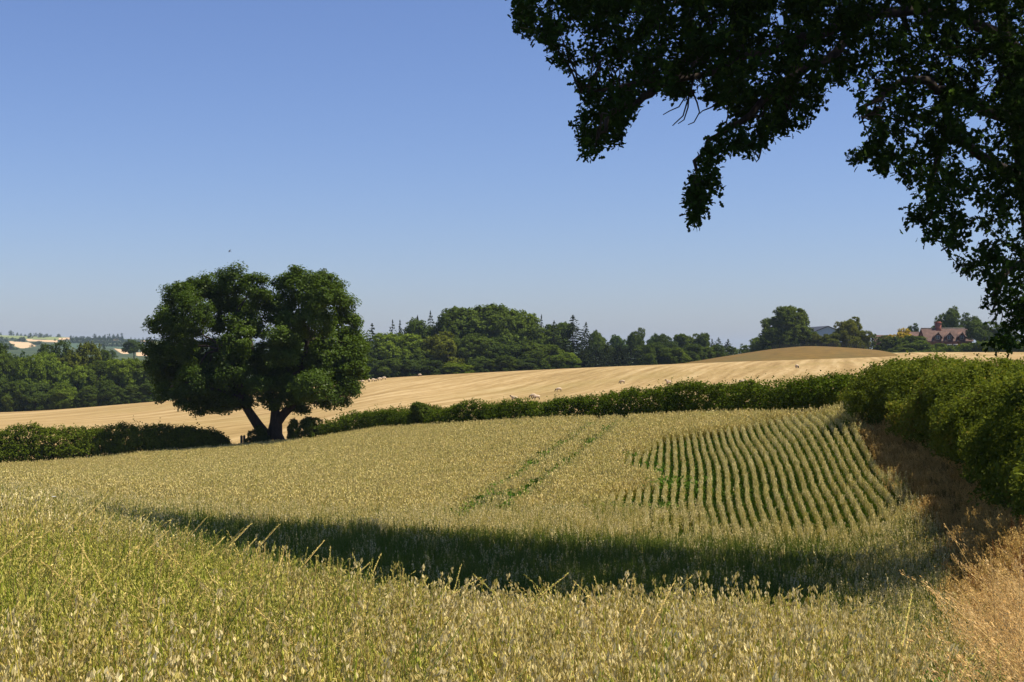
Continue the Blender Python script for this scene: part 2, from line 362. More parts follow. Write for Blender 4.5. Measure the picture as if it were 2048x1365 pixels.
def hill_point(u, v):
    ridge = float(np.interp(u, [-5200, -600, 0, 50, 140, 200, 320, 500, 700, 1000, 7000], [655, 666, 671, 672.5, 675, 677, 680, 687, 693, 698, 699]))
    t = np.clip((722 - v) / (722 - ridge), 0.01, 1.0) ** 1.25
    return P(u, 722 + (ridge - 722) * t ** 0.8, 960 + 1700 * t)

# ------------------------------------------------------------------ foliage builders
def clump_leaves(mb, centers, outward, r, n_each, size, flat=0.75, up=0.45, rnd=0.8, mat=0, tint_c=None, asp=0.62):
    m = len(centers)
    idx = np.repeat(np.arange(m), n_each); k = len(idx)
    rr = np.broadcast_to(np.asarray(r, float), (m,))[idx]
    off = rand_dirs(k) * (rng.uniform(0, 1, k) ** 0.45)[:, None] * rr[:, None]; off[:, 2] *= flat
    pos = centers[idx] + off
    nr = unit(outward[idx] * 0.55 + np.array([0, 0, up]) + rand_dirs(k) * rnd + off / (rr[:, None] + 1e-6) * 0.35)
    v, f = kites(pos, nr, size * rng.uniform(0.65, 1.35, k), asp)
    tc = rng.uniform(0, 1, m) if tint_c is None else tint_c
    t = np.clip(tc[idx] * 0.6 + rng.uniform(0, 1, k) * 0.4, 0, 1)
    mb.add(v, f, mat, np.repeat(t, 4))

def blob_clumps(blobs, dens, clump_r, low=-0.75, inner=0.25):
    """clump centres on the skins of ellipsoid blobs, dropping what lies deep inside other blobs"""
    C_, O_ = [], []
    cs = np.array([b[0] for b in blobs]); rs = np.array([b[1] for b in blobs])
    for cc, r in blobs:
        r = np.asarray(r, float); n = max(4, int(dens * 4 * PI * (r[0] * r[1] * r[2]) ** (2 / 3)))
        d = rand_dirs(int(n * 1.4)); d = d[d[:, 2] > low][:n]
        fr = np.where(rng.uniform(size=len(d)) < inner, rng.uniform(0.35, 0.8, len(d)), rng.uniform(0.8, 1.06, len(d)))
        fr = fr * (1 + 0.20 * noise3(d * r + np.asarray(cc), 2.6 / float(r.mean()), 91))
        p = np.asarray(cc) + d * r * fr[:, None]
        q = (((p[:, None, :] - cs[None]) / rs[None]) ** 2).sum(-1).min(1)
        keep = q > 0.30
        C_.append(p[keep]); O_.append(d[keep])
    return np.concatenate(C_), np.concatenate(O_)

def curve_pts(a, b, sag=0.0, n=6, wob=0.05):
    a = np.asarray(a, float); b = np.asarray(b, float); t = np.linspace(0, 1, n)[:, None]
    p = a + (b - a) * t; ln = np.linalg.norm(b - a)
    w = rng.normal(size=(n, 3)) * wob * ln; w[0] = 0; w[-1] = 0
    p += w; p[:, 2] += sag * ln * np.sin(np.linspace(0, PI, n)); return p

# -- tree kinds, each normalised to a height and a width of 1
def make_broad(seed, nb=15, clumps=1.0, leaf=0.036, per=26, low=0.06, bare=0.0):
    global rng; keep = rng; rng = np.random.default_rng(seed)
    blobs = []
    for k in range(nb):
        z = rng.uniform(0.20 + bare, 0.85); env = (max(0.02, 1 - (abs(z - 0.42) / 0.50) ** 2.6)) ** .5 * 0.36
        a = rng.uniform(0, 2 * PI); rr = env * math.sqrt(rng.uniform(0.25, 1.0))
        s = rng.uniform(0.13, 0.20); blobs.append(((rr * math.cos(a), rr * math.sin(a), z), (s, s, s * rng.uniform(0.75, 1.05))))
    for k in range(0 if bare else 7):
        a = k * 0.9 + rng.uniform(0, .5); blobs.append(((0.34 * math.cos(a), 0.34 * math.sin(a), low + 0.09), (0.13, 0.13, 0.12)))
    cs, os_ = blob_clumps(blobs, 165 * clumps, 0.05)
    cs = cs[cs[:, 2] > 0.015] if not bare else cs
    mb = MB(); clump_leaves(mb, cs, unit(os_ + unit(cs - np.array([0, 0, .45])) * .6), 0.052, per, leaf, tint_c=np.clip(0.5 + 0.35 * noise3(cs, 7, seed) + rng.normal(size=len(cs)) * .15, 0, 1))
    crown = mb.mesh('crown', M['wood_leaf'])
    tb = MB(); tb.tube(np.array([[0, 0, -0.03], [0.004, 0, .12], [0.0, .01, .35], [.01, .0, .6]]), [0.034, 0.026, 0.02, 0.008], 7)
    for k in range(7):
        bl = blobs[k][0]; tb.tube(curve_pts((0, 0, 0.12 + 0.05 * k), bl, 0.05, 5), np.linspace(0.013, 0.004, 5), 5)
    trunk = tb.mesh('trunk', M['bark'], True); rng = keep
    return crown, trunk
def make_conifer(seed, droop=0.25, n_wh=26, wide=1.0):
    global rng; keep = rng; rng = np.random.default_rng(seed)
    pos, nr, tg = [], [], []
    for k in range(n_wh):
        t = k / (n_wh - 1); z = 0.06 + 0.90 * t; L_ = 0.5 * wide * (1 - t) ** 0.62 * rng.uniform(0.75, 1.15) + 0.015
        for a in rng.uniform(0, 2 * PI, 8 if t < .8 else 5):
            ll = L_ * rng.uniform(0.65, 1.1); m = max(6, int(46 * ll / 0.5)); s = rng.uniform(0.15, 1, m)
            pt = np.stack([np.cos(a) * s * ll, np.sin(a) * s * ll, z - droop * ll * s ** 1.5 + 0.06 * ll * (s > .85)], -1) + rng.normal(size=(m, 3)) * [0.012, 0.012, 0.008]
            pos.append(pt); nr.append(unit(np.array([0, 0, 1.0]) + rng.normal(size=(m, 3)) * 0.55)); tg.append(unit(np.array([math.cos(a), math.sin(a), -droop]) + rng.normal(size=(m, 3)) * .5))
    pos.append(np.stack([rng.normal(size=20) * .006, rng.normal(size=20) * .006, rng.uniform(.93, 1.0, 20)], -1)); nr.append(rand_dirs(20)); tg.append(unit(np.array([0, 0, 1.]) + rng.normal(size=(20, 3)) * .4))
    pos = np.concatenate(pos); nr = np.concatenate(nr); tg = np.concatenate(tg)
    mb = MB(); v, f = kites(pos, nr, rng.uniform(0.03, 0.055, len(pos)), 0.5, tg); mb.add(v, f, 0, np.repeat(rng.uniform(0, 1, len(pos)), 4))
    crown = mb.mesh('crown', M['needle'])
    tb = MB(); tb.tube(np.array([[0, 0, -0.03], [0, 0, .4], [0, 0, .98]]), [0.02, 0.013, 0.003], 6)
    trunk = tb.mesh('trunk', M['bark'], True); rng = keep
    return crown, trunk
BROAD = [make_broad(100 + k, 20 + k) for k in range(6)]
OPEN = [make_broad(200 + k, 14, 0.9, 0.04, 22, bare=0.2) for k in range(2)]
FAR = [make_broad(300 + k, 9, 0.28, 0.07, 12) for k in range(3)]
CONI = [make_conifer(400, 0.25), make_conifer(401, 0.4, 20, 0.9), make_conifer(402, 0.15, 22, 1.1)]

def plant(kind, base, w, h, name, label, cat, group=None, col=(1, 1, 1), rot=None):
    me_c, me_t = kind
    r = empty(name, base, label, cat, group, R.uniform(0, 6.28) if rot is None else rot, (w, w, h))
    cr = link(bpy.data.objects.new('crown', me_c), r); cr.color = (*col, 1)
    link(bpy.data.objects.new('trunk', me_t), r)
    return r
def plant_px(kind, u, vtop, wpx, d, name, label, cat, group=None, col=(1, 1, 1), base=None, rot=None):
    b = GP(u, d) if base is None else base
    b = np.array(b); b[2] -= 0.15
    h = -(vtop - HV) * d / F - b[2]
    return plant(kind, b, wpx * d / F, h, name, label, cat, group, col, rot)

ORD = ['first', 'second', 'third', 'fourth', 'fifth', 'sixth', 'seventh', 'eighth', 'ninth', 'tenth', 'eleventh', 'twelfth', 'thirteenth', 'fourteenth', 'fifteenth', 'sixteenth', 'seventeenth', 'eighteenth', 'nineteenth', 'twentieth',
       'twenty-first', 'twenty-second', 'twenty-third', 'twenty-fourth', 'twenty-fifth', 'twenty-sixth', 'twenty-seventh', 'twenty-eighth', 'twenty-ninth', 'thirtieth']
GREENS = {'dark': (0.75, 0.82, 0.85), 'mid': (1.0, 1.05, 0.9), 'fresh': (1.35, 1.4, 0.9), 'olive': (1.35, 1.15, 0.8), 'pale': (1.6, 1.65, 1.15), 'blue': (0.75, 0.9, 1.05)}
WORD = {'dark': 'dark green', 'mid': 'mid green', 'fresh': 'fresh green', 'olive': 'olive green', 'pale': 'pale grey-green', 'blue': 'bluish green'}
def row(rows, place, group, cat='tree'):
    rows = sorted(rows, key=lambda r: r[0])
    for k, (kind, r) in enumerate([(x[4], x) for x in rows]):
        u, vt, wp, d, kd, hue = r[:6]
        if kd == 'c': kk = CONI[R.randrange(3)]; nm = 'conifer_tree'; desc = 'pointed %s conifer' % WORD[hue]
        elif kd == 'o': kk = OPEN[R.randrange(2)]; nm = 'broadleaf_tree'; desc = '%s open-crowned tree' % WORD[hue]
        elif kd == 's': kk = BROAD[R.randrange(6)]; nm = 'shrub'; desc = '%s low shrub' % WORD[hue]
        elif kd == 'f': kk = FAR[R.randrange(3)]; nm = 'broadleaf_tree'; desc = '%s rounded tree' % WORD[hue]
        else: kk = BROAD[R.randrange(6)]; nm = 'broadleaf_tree'; desc = '%s leafy tree' % WORD[hue]
        col = np.array(GREENS[hue]) * R.uniform(0.9, 1.1)
        plant_px(kk, u, vt, wp * (2.3 if kd == 'c' else 1.55 if 'back' in place else 1.3), d, nm, '%s, %s from the left %s' % (desc, ORD[k], place), cat if kd != 's' else 'shrub', group, tuple(col), base=(r[6] if len(r) > 6 else None))

# ------------------------------------------------------------------ the lone oak on the hedge line
def lone_oak():
    D0 = 119.0; base = GP(543, D0)
    root = empty('oak_tree', base, 'huge spreading oak with a forked leaning trunk standing alone on the field hedge', 'tree')
    def Q(u, v, dd=0.0): return P(u, v, D0 + dd) * [1, 1, 1] - base
    bl = [(660,195,105),(540,230,90),(420,270,95),(310,290,90),(820,245,85),(250,400,75),(420,390,110),(620,330,110),(740,380,70),(200,490,72),(300,510,75),(420,520,60),(680,500,70),(800,500,80),
          (330,640,125),(200,690,85),(540,680,120),(700,680,105),(170,760,60),(260,850,110),(450,850,125),(640,800,115),(800,740,100),(220,930,55),(360,990,58),(440,1020,52),(540,1020,50),(615,1010,40),(560,930,90),(720,890,70),
          (1010,200,62),(1080,170,62),(1170,210,60),(1250,190,68),(1330,230,62),(1130,300,105),(1000,330,80),(1270,320,105),(1400,370,72),(1200,450,125),(1050,450,95),(1390,490,100),(920,420,70),(1450,600,82),(1300,610,125),
          (1100,620,130),(960,560,75),(1240,740,140),(1430,750,100),(1060,780,125),(900,660,70),(1380,870,105),(1200,880,115),(1010,880,80),(1430,900,62),(1320,975,55),(1385,990,42),(1130,950,66),(900,830,80),(1240,1000,40),(700,985,48),(620,1005,46),(1120,1035,40),(945,1005,34),(780,985,40),(480,965,58),(560,985,52),(640,965,48),(720,930,58),(860,950,46),(960,955,52),(1060,960,52),(1100,1005,40),(690,860,80),(820,890,70),(1000,840,85),(400,760,115),(560,480,70),(860,330,70),(700,600,95),(380,930,70),(160,640,60),(1500,640,45),(1000,680,95),(1500,800,50),(930,880,50),(1470,690,70)]
    s = D0 / F / 3.25
    blobs = []
    for k, (x, y, r) in enumerate(bl):
        u, v = 260 + x / 3.25, 500 + y / 3.25; r = r * s * 0.93
        half = 7.2 * math.sqrt(max(0.05, 1 - ((u - 520) / 225) ** 2 * 0.9)) * (0.62 if v < 570 or v > 790 else 1.0)
        n = 2 if r > 2.0 else 1
        for q in range(n):
            dd = (rng.uniform(-1, -0.25) if q == 0 else rng.uniform(0.2, 1)) * half if n == 2 else rng.uniform(-0.7, 0.5) * half
            sc = (D0 + dd) / D0
            blobs.append((Q(u, v, dd), (r * sc, r * sc * 1.1, r * sc * 0.95)))
    cs, os_ = blob_clumps(blobs, 2.3, 0.8, low=-0.85, inner=0.22)
    q = Q(0, 0)
    mb = MB(); tc = np.clip(0.5 + 0.3 * noise3(cs, 0.9, 5) + rng.normal(size=len(cs)) * .18, 0, 1)
    clump_leaves(mb, cs, unit(os_ + unit(cs - np.array([0, 0, 6.0])) * .5), rng.uniform(0.42, 0.85, len(cs)), 130, 0.195, flat=0.7, up=0.6, rnd=0.75, tint_c=tc)
    crown = mb.build('crown', M['oak_leaf'], root)
    tb = MB()
    A = lambda pts, rad, n=10: tb.tube(np.array([Q(*p) for p in pts]), rad, n)
    A([(543,893,0),(534,876,0),(516,851,-.2),(497,822,-.5),(484,800,-.8),(472,770,-1.2),(455,735,-1.8),(440,700,-2)], [0.85,0.54,0.43,0.36,0.32,0.26,0.18,0.1])
    A([(552,893,.2),(549,868,.2),(552,845,.3),(550,820,.4),(538,790,.8),(520,750,1.2),(505,700,1.6),(495,650,1.8)], [1.0,0.66,0.52,0.36,0.31,0.25,0.18,0.1])
    A([(551,850,.3),(566,830,.1),(583,812,0),(595,780,-.2),(606,735,-.6),(615,680,-1),(620,630,-1)], [0.42,0.38,0.35,0.3,0.24,0.17,0.1])
    A([(585,808,0),(615,790,.6),(650,770,1),(685,745,1.5)], [0.26,0.2,0.14,0.06])
    A([(484,800,-.8),(450,785,-2),(410,775,-3),(370,765,-3.5)], [0.24,0.17,0.12,0.05])
    A([(550,820,.4),(566,780,2),(575,730,3.2),(570,680,4)], [0.3,0.24,0.18,0.1])
    for k in range(46):
        b = blobs[rng.integers(len(blobs))][0]
        st = [Q(472,770,-1.2), Q(520,750,1.2), Q(606,735,-.6), Q(575,730,3.2), Q(505,700,1.6), Q(615,680,-1), Q(440,700,-2)]
        a = min(st, key=lambda p: np.linalg.norm(p - b))
        tb.tube(curve_pts(a, b, 0.08, 6, .04), np.linspace(0.11, 0.03, 6), 5)
    tb.build('trunk', M['bark'], root, True)
lone_oak()

# ------------------------------------------------------------------ the near oak reaching in from the right
def near_oak():
    base = GP(2140, 36.5)
    root = empty('oak_tree', base, 'dark overhanging oak branches reaching in from the right, close above the field', 'tree')
    poly = np.array([(1030,-20),(1022,40),(1040,70),(1062,82),(1092,96),(1100,128),(1128,150),(1150,170),(1160,205),(1152,240),(1140,262),(1158,290),(1160,312),(1186,326),(1206,300),(1248,302),(1256,262),(1270,225),(1290,195),(1318,178),
                     (1336,200),(1360,205),(1400,200),(1440,212),(1455,235),(1435,262),(1412,290),(1395,320),(1375,370),(1368,400),(1374,452),(1400,452),(1412,420),(1420,385),(1450,398),(1452,370),(1432,340),(1470,305),(1500,312),(1530,305),(1545,275),(1580,268),(1600,272),(1625,245),(1655,212),
                     (1650,180),(1690,170),(1705,190),(1692,220),(1720,240),(1740,245),(1720,290),(1690,315),(1695,335),(1745,325),(1752,360),(1800,360),(1825,385),(1800,440),(1842,470),(1838,498),(1868,498),(1895,495),(1912,548),(1970,562),(1955,600),(1975,630),(1958,655),(1985,672),(1968,700),(2060,705),(2300,705),(2300,-20)], float)
    def inside(u, v):
        ins = np.zeros(len(u), bool); q = poly[-1]
        for p in poly:
            cr = ((p[1] > v) != (q[1] > v)) & (u < (q[0]-p[0]) * (v - p[1]) / (q[1] - p[1] + 1e-9) + p[0]); ins ^= cr; q = p
        return ins
    def edge_dist(u, v):
        best = np.full(len(u), 1e9); q = poly[-1]
        for p in poly:
            e = p - q; L2 = (e ** 2).sum() + 1e-9; t = np.clip(((u - q[0]) * e[0] + (v - q[1]) * e[1]) / L2, 0, 1)
            best = np.minimum(best, np.hypot(u - q[0] - t * e[0], v - q[1] - t * e[1])); q = p
        return best
    # crown body: an ellipsoid standing over the field edge
    cen = np.array([9.6, 35.0, 7.0]); rad = np.array([12.0, 7.5, 10.0])
    n = 160000
    u = rng.uniform(1015, 2300, n); v = rng.uniform(-15, 705, n)
    k = inside(u, v); u, v = u[k], v[k]
    d = np.clip(cen[1] - 0.6 - 4.2 * np.clip((u - 1100) / 900, 0, 1) + rng.uniform(-1, 1, len(u)) * 6.2, 25, 42)
    pts = np.stack([(u - 1024) * d / F, d, -(v - HV) * d / F], -1)
    ed = edge_dist(u, v)
    q = ((pts - cen) / rad); q[:, 2] *= 0.6
    keep = ((q ** 2).sum(1) < 1.15) | (ed < 40) & (np.abs(q[:, 1]) < 0.6)
    # clumpy: leaves gather on sprays, sky shows between them
    keep &= (ed > 9); keep0 = slice(None); keep &= (noise3(pts, 2.1, 21) + 0.55 * noise3(pts, 5.0, 22) > np.where(ed < 25, -0.35, -0.05))
    lace = pts * [1, .3, 1]; keep &= noise3(lace, 4.2, 23) + 0.5 * noise3(lace, 9.0, 24) > np.maximum(np.interp(ed, [0, 60, 150, 230], [-0.15, 0.0, -0.25, -0.7]), np.where((u[keep0] > 1640) & (u[keep0] < 2040) & (v[keep0] > 100), 0.26, -9))
    keep &= (pts[:, 0] < 13.2) | (rng.uniform(size=len(pts)) < .2)
    pts = pts[keep]; ed = ed[keep]
    print('spray cand', len(pts)); dens = np.minimum(1, 4700 / len(pts)); sel = rng.uniform(size=len(pts)) < dens; pts = pts[sel]
    tmpl = np.array([(0,.03),(.2,.2),(.34,.11),(.52,.31),(.66,.17),(.82,.24),(1,0)])
    out = np.concatenate([tmpl, tmpl[-2::-1] * [1, -1]]); nv = len(out)
    mb = MB()
    def sprays(pts, n_leaf, ln, size, seed):
        m = len(pts); dirs = unit(unit(pts - np.array([13, 36, 5.])) * 0.8 + rand_dirs(m) * 0.9 + np.array([0, 0, -0.25]))
        idx = np.repeat(np.arange(m), n_leaf); kk = len(idx)
        b0 = pts[idx] + dirs[idx] * rng.uniform(-0.5, 0.35, kk)[:, None] * ln + rng.normal(size=(kk, 3)) * 0.06
        t = unit(dirs[idx] * 0.5 + rand_dirs(kk)); nn = unit(np.array([0, 0, 0.7]) + rand_dirs(kk)); nn = unit(nn - t * (nn * t).sum(1)[:, None]); bt = np.cross(nn, t)
        s = size * rng.uniform(0.7, 1.25, kk)
        v = b0[:, None, :] + s[:, None, None] * (out[None, :, :1] * t[:, None, :] + out[None, :, 1:] * bt[:, None, :] + (0.35 * np.abs(out[None, :, 1:]) - 0.18 * out[None, :, :1] ** 2) * nn[:, None, :])
        tt = np.clip(rng.uniform(0, 1, m)[idx] * 0.5 + rng.uniform(0, .5, kk), 0, 1)
        mb.add((v - base).reshape(-1, 3), np.arange(kk * nv).reshape(kk, nv), 0, np.repeat(tt, nv))
        return dirs
    dirs = sprays(pts, 13, 0.42, 0.145, 1)
    # what rises above the frame and throws the shade: same leaves, looser
    n = 9500; a = rand_dirs(n) * (rng.uniform(0.1, 1, n) ** (1 / 3))[:, None]
    top = cen + a * rad * [1.02, 0.95, 1.0]; top[:, 1] -= 1.2 + 3.4 * np.clip((top[:, 0] - 1) / 10, 0, 1); vv = HV - top[:, 2] / top[:, 1] * F
    uu = 1024 + F * top[:, 0] / top[:, 1]; top = top[(vv < -70) | ((vv < -10) & (uu > 1120))][:6500]; uu = 1024 + F * top[:, 0] / top[:, 1]; vv = HV - top[:, 2] / top[:, 1] * F; top = top[(uu > 1090) | (vv < -170)]; top = top[(top[:, 0] < 13.2) | (rng.uniform(size=len(top)) < .15)]
    sprays(top, 11, 0.9, 0.26, 2)
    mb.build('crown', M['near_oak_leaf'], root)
    tb = MB()
    trunk = [base + np.array([0, 0, -0.4]), base + [0, 0, 1.5], base + [-.3, -.2, 3.6], base + [-.9, -.3, 6.5], base + [-1.4, -.2, 10], base + [-2, 0, 13.5]]
    tb.tube(np.array(trunk) - base, [0.85, 0.6, 0.52, 0.42, 0.28, 0.08], 12)
    limbs = [[(2110,170,36.3),(1980,60,35),(1850,20,34),(1720,45,33),(1600,80,32.5),(1480,120,32),(1370,150,31.5),(1250,170,31),(1160,190,30.5)],
             [(2110,60,36.3),(1960,-60,36.5),(1780,-70,37),(1560,-40,37.5),(1330,10,37.5),(1150,40,37)],
             [(2110,300,36.3),(2010,230,34),(1900,190,33),(1830,160,32.5),(1760,190,32),(1720,240,31.5)],
             [(2120,420,36.4),(2050,360,34.5),(1960,310,33),(1870,250,32.5),(1790,215,32)],
             [(2125,520,36.4),(2060,520,35),(2000,560,34),(1990,620,33.5)], [(1720,45,33),(1640,130,32.4),(1560,170,32),(1500,230,31.5),(1430,270,31),(1395,340,30.8),(1385,420,30.6)],
             [(1370,150,31.5),(1290,190,31),(1230,230,30.6),(1190,290,30.4)], [(1900,190,33),(1880,300,32.5),(1860,400,32.2),(1870,470,32)], [(1600,80,32.5),(1590,180,32.2),(1570,240,32)],
             [(1850,20,34),(1700,-30,35),(1500,-10,36)]]
    nodes = []
    for li, l in enumerate(limbs):
        p = np.array([P(*q) for q in l]); t = np.linspace(0, 1, len(p)); tt = np.linspace(0, 1, len(p) * 3)
        p = pchip(t, p, tt) + rng.normal(size=(len(tt), 3)) * 0.05
        r0 = 0.15 if li in (0, 1) else 0.17 if li in (2, 3, 4) else 0.10
        tb.tube(p - base, r0 * (1 - tt) ** 0.8 + 0.018, 8); nodes.append(p)
    nodes = np.concatenate(nodes)
    for b in pts[rng.choice(len(pts), 420, replace=False)]:
        a = nodes[np.argmin(np.linalg.norm(nodes - b, axis=1) + rng.uniform(0, .6, len(nodes)))]
        if np.linalg.norm(a - b) < 2.0: tb.tube(curve_pts(a, b, 0.06, 6, .05) - base, np.linspace(0.022, 0.006, 6), 4)
    for k in range(0, len(pts)):
        tb.tube(np.array([pts[k] - dirs[k] * 0.22, pts[k] + dirs[k] * 0.1]) - base, [0.006, 0.003], 3)
    # bare dead twigs hanging out of the gap
    for tw in ([(1386,160),(1383,178),(1370,195),(1358,214),(1340,222),(1326,230)], [(1383,178),(1374,205),(1366,232),(1350,247),(1345,252)], [(1378,185),(1376,215),(1368,240),(1356,248)], [(1383,180),(1394,205),(1399,225),(1388,245),(1376,250)],
               [(1436,208),(1420,216),(1405,222),(1399,228)], [(1500,300),(1494,318),(1484,320)], [(1522,300),(1518,318),(1512,325)]):
        p = np.array([P(a, b, 31.0) for a, b in tw]); tb.tube(p - base, np.linspace(0.022, 0.010, len(p)), 5)
    tb.build('trunk', M['bark'], root, True)
near_oak()

# ------------------------------------------------------------------ hedges
def hedge(name, label, line, leaf, n_per_m, mat, col=(1, 1, 1), clump=0.3, shoots=1.2, group=None, seed=1, per=22, box=(0.75, 0.7), rough=1.0):
    """line: (x, y, z0, height, width) stations along the hedge"""
    L_ = np.array(line, float); seg = np.linalg.norm(np.diff(L_[:, :2], axis=0), axis=1); S = np.concatenate([[0], np.cumsum(seg)]); total = S[-1]
    base = np.array([L_[:, 0].mean(), L_[:, 1].mean(), L_[:, 2].min()])
    root = empty(name, base, label, 'hedge', group)
    n = int(n_per_m * total * 2.0)
    s = rng.uniform(0, total, n); st = np.stack([np.interp(s, S, L_[:, k]) for k in range(5)], 1)
    dx = np.gradient(np.interp(np.linspace(0, total, 50), S, L_[:, 0])); dy = np.gradient(np.interp(np.linspace(0, total, 50), S, L_[:, 1]))
    ang = np.arctan2(np.interp(s, np.linspace(0, total, 50), dy), np.interp(s, np.linspace(0, total, 50), dx))
    side = np.stack([-np.sin(ang), np.cos(ang), 0 * ang], -1)
    th = rng.uniform(-0.28, 1.28, n) * PI                         # round the section, from foot to foot
    fr = np.where(rng.uniform(size=n) < 0.3, rng.uniform(0.45, 0.85, n), rng.uniform(0.85, 1.06, n))
    bump = 1 + rough * (0.13 if rough < 1.65 else 0.17) * noise3(np.stack([s, th * 1.5, 0 * s], -1), 1.05, seed) + rough * 0.09 * noise3(np.stack([s, th * 2, 0 * s], -1), 3.0, seed + 1)
    ex = np.sign(np.cos(th)) * np.abs(np.cos(th)) ** box[0]; ez = np.sign(np.sin(th)) * np.abs(np.sin(th)) ** box[1]
    off = side * (ex * st[:, 4] / 2 * fr * bump)[:, None]
    z = st[:, 2] + st[:, 3] * np.where(ez < 0.05, rng.uniform(0.02, 0.5, n), np.clip(0.38 + 0.62 * ez * fr * bump, 0.02, 1.5))
    cs = np.stack([st[:, 0] + off[:, 0], st[:, 1] + off[:, 1], z], -1)
    ow = unit(side * ex[:, None] + np.array([0, 0, 1.0]) * ez[:, None])
    mb = MB(); tc = np.clip(0.42 + 0.34 * noise3(cs, 1.0, seed + 2) + rng.normal(size=n) * .16, 0, 1)
    clump_leaves(mb, cs - base, ow, clump * rng.uniform(0.6, 1.2, n), per, leaf, flat=0.9, up=0.4, rnd=0.8, tint_c=tc)
    # upright young shoots along the top
    m = int(total * shoots * 4); s = rng.uniform(0, total, m); st2 = np.stack([np.interp(s, S, L_[:, k]) for k in range(5)], 1)
    ang = np.interp(s, np.linspace(0, total, 50), np.arctan2(dy, dx)); w = rng.uniform(-.4, .4, m) * st2[:, 4]
    bx = np.stack([st2[:, 0] - np.sin(ang) * w, st2[:, 1] + np.cos(ang) * w, st2[:, 2] + st2[:, 3] * 0.93], -1)
    hh = rng.uniform(0.1, 0.2, m) * st2[:, 3] * np.where(rng.uniform(size=m) < .15, 2.0, 1.0); lean = rng.normal(size=(m, 3)) * 0.2; lean[:, 2] = 1
    k = 9; idx = np.repeat(np.arange(m), k); t = rng.uniform(0, 1, m * k)
    pos = bx[idx] + lean[idx] * (hh[idx] * t)[:, None] + rng.normal(size=(m * k, 3)) * leaf * 0.45
    v, f = kites(pos - base, unit(rand_dirs(m * k) + [0, 0, .3]), leaf * rng.uniform(.6, 1.1, m * k)); mb.add(v, f, 0, np.repeat(rng.uniform(0.2, .9, m * k), 4))
    for q in np.arange(0.3, total, 0.9 if total < 90 else 1.6):
        a = [np.interp(q, S, L_[:, c_]) for c_ in range(5)]
        p0 = np.array([a[0], a[1], a[2] - 0.1]) - base
        for w in range(2): mb.tube(curve_pts(p0 + [R.uniform(-.2, .2), R.uniform(-.2, .2), 0], p0 + np.array([R.uniform(-.6, .6), R.uniform(-.5, .5), a[3] * R.uniform(.6, .85)]), 0.03, 5), np.linspace(0.03, 0.008, 5), 4, 1)
    fo = mb.build('foliage_stems', [mat, M['bark']], root); fo.color = (*col, 1)  # one mesh holds both the leaves and the loose woody stems
    return root
def hline(pts):
    """stations from sight line, distance, photo row of the hedge top and width"""
    out = []
    for u, d, v, w in pts:
        p = GP(u, d); out.append((*p, (-(v - HV) * d / F - p[2]) / 1.08, w))
    return out
hedge('hedge', 'dark clipped field hedge running left from the gap beside the lone oak', hline([(-420,112.5,866,2.2),(-120,113,862,2.3),(0,114,860,2.3),(120,115.5,857,2.4),(200,116,854,2.4),(300,117,850,2.4),(380,118,853,2.3),(430,118.5,862,1.8),(455,119,876,1.0)]), 0.17, 80, M['hedge_leaf'], col=(1.0, 1.0, .85), clump=0.36, seed=3, shoots=2.5, rough=1.2, box=(.9, .9))
hedge('hedge', 'long green hedge between oats and sheep field, right of the lone oak', hline([(655,113,840,1.6),(700,110.5,829,1.8),(760,107,821,1.8),(820,102.5,815,1.8),(880,98.5,822,1.8),(930,96.5,811,1.8),(980,95,808,1.8),(1024,92,809,1.8),(1150,87,796,1.9),(1250,84,785,2),(1350,80,772,2),(1450,76,769,2),(1550,72,761,2),(1650,68,754,2),(1710,65.5,750,2)]), 0.13, 60, M['hedge_leaf'], col=(0.82, 0.88, 0.75), clump=0.28, shoots=4.5, seed=5, rough=1.6, box=(.85, .85))
def bramble_line():
    out = []
    for y, v, strip, w in ((63,756,.3,2.8),(58,735,.4,3.6),(53,723,.6,4.0),(48.5,722,.75,4.4),(43,733,.95,4.5),(38,749,1.3,4.5),(33,773,1.6,4.2),(29,800,1.8,3.9),(25,833,2.1,3.7),(21,885,2.0,3.6)):
        x = float(edge_x(y)) + strip + w / 2; z = float(ground_z(x, y)); out.append((x, y, z, (-(v - HV) * y / F - z) / 1.10, w))
    return out
hedge('hedge', 'tall rough bramble hedge sweeping down the right edge of the oats', bramble_line(), 0.105, 260, M['right_hedge_leaf'], clump=0.22, shoots=3.0, seed=8, per=18, box=(1.15, 1.1), rough=1.7)
hedge('hedge', 'low green hedge crossing behind the bramble hedge at the right edge', hline([(1870,66,738,1.8),(1950,62,737,1.8),(2050,58,734,1.8),(2200,54,730,1.8),(2400,50,725,1.8)]), 0.12, 90, M['hedge_leaf'], clump=0.28, shoots=2.0, seed=12)
plant_px(BROAD[0], 843, 806, 62, 99.5, 'bush', 'rounded dark bush bulging above the middle hedge', 'bush', None, (1.0, 1.0, .8))
plant_px(BROAD[1], 2024, 713, 66, 57.5, 'bush', 'round green bush rising from the low hedge at the right edge', 'bush', None, (1.2, 1.2, .8))
plant_px(BROAD[2], 512, 851, 56, 118, 'bush', 'small dark bush left of the lone oak trunk', 'bush', None, (.8, .8, .7))
plant_px(BROAD[3], 590, 838, 40, 117.5, 'bush', 'small scrubby bush right of the lone oak trunk', 'bush', None, (.9, .9, .7))
plant_px(BROAD[4], 628, 829, 66, 116, 'bush', 'dark bush where the middle hedge meets the oak', 'bush', None, (.8, .85, .75))

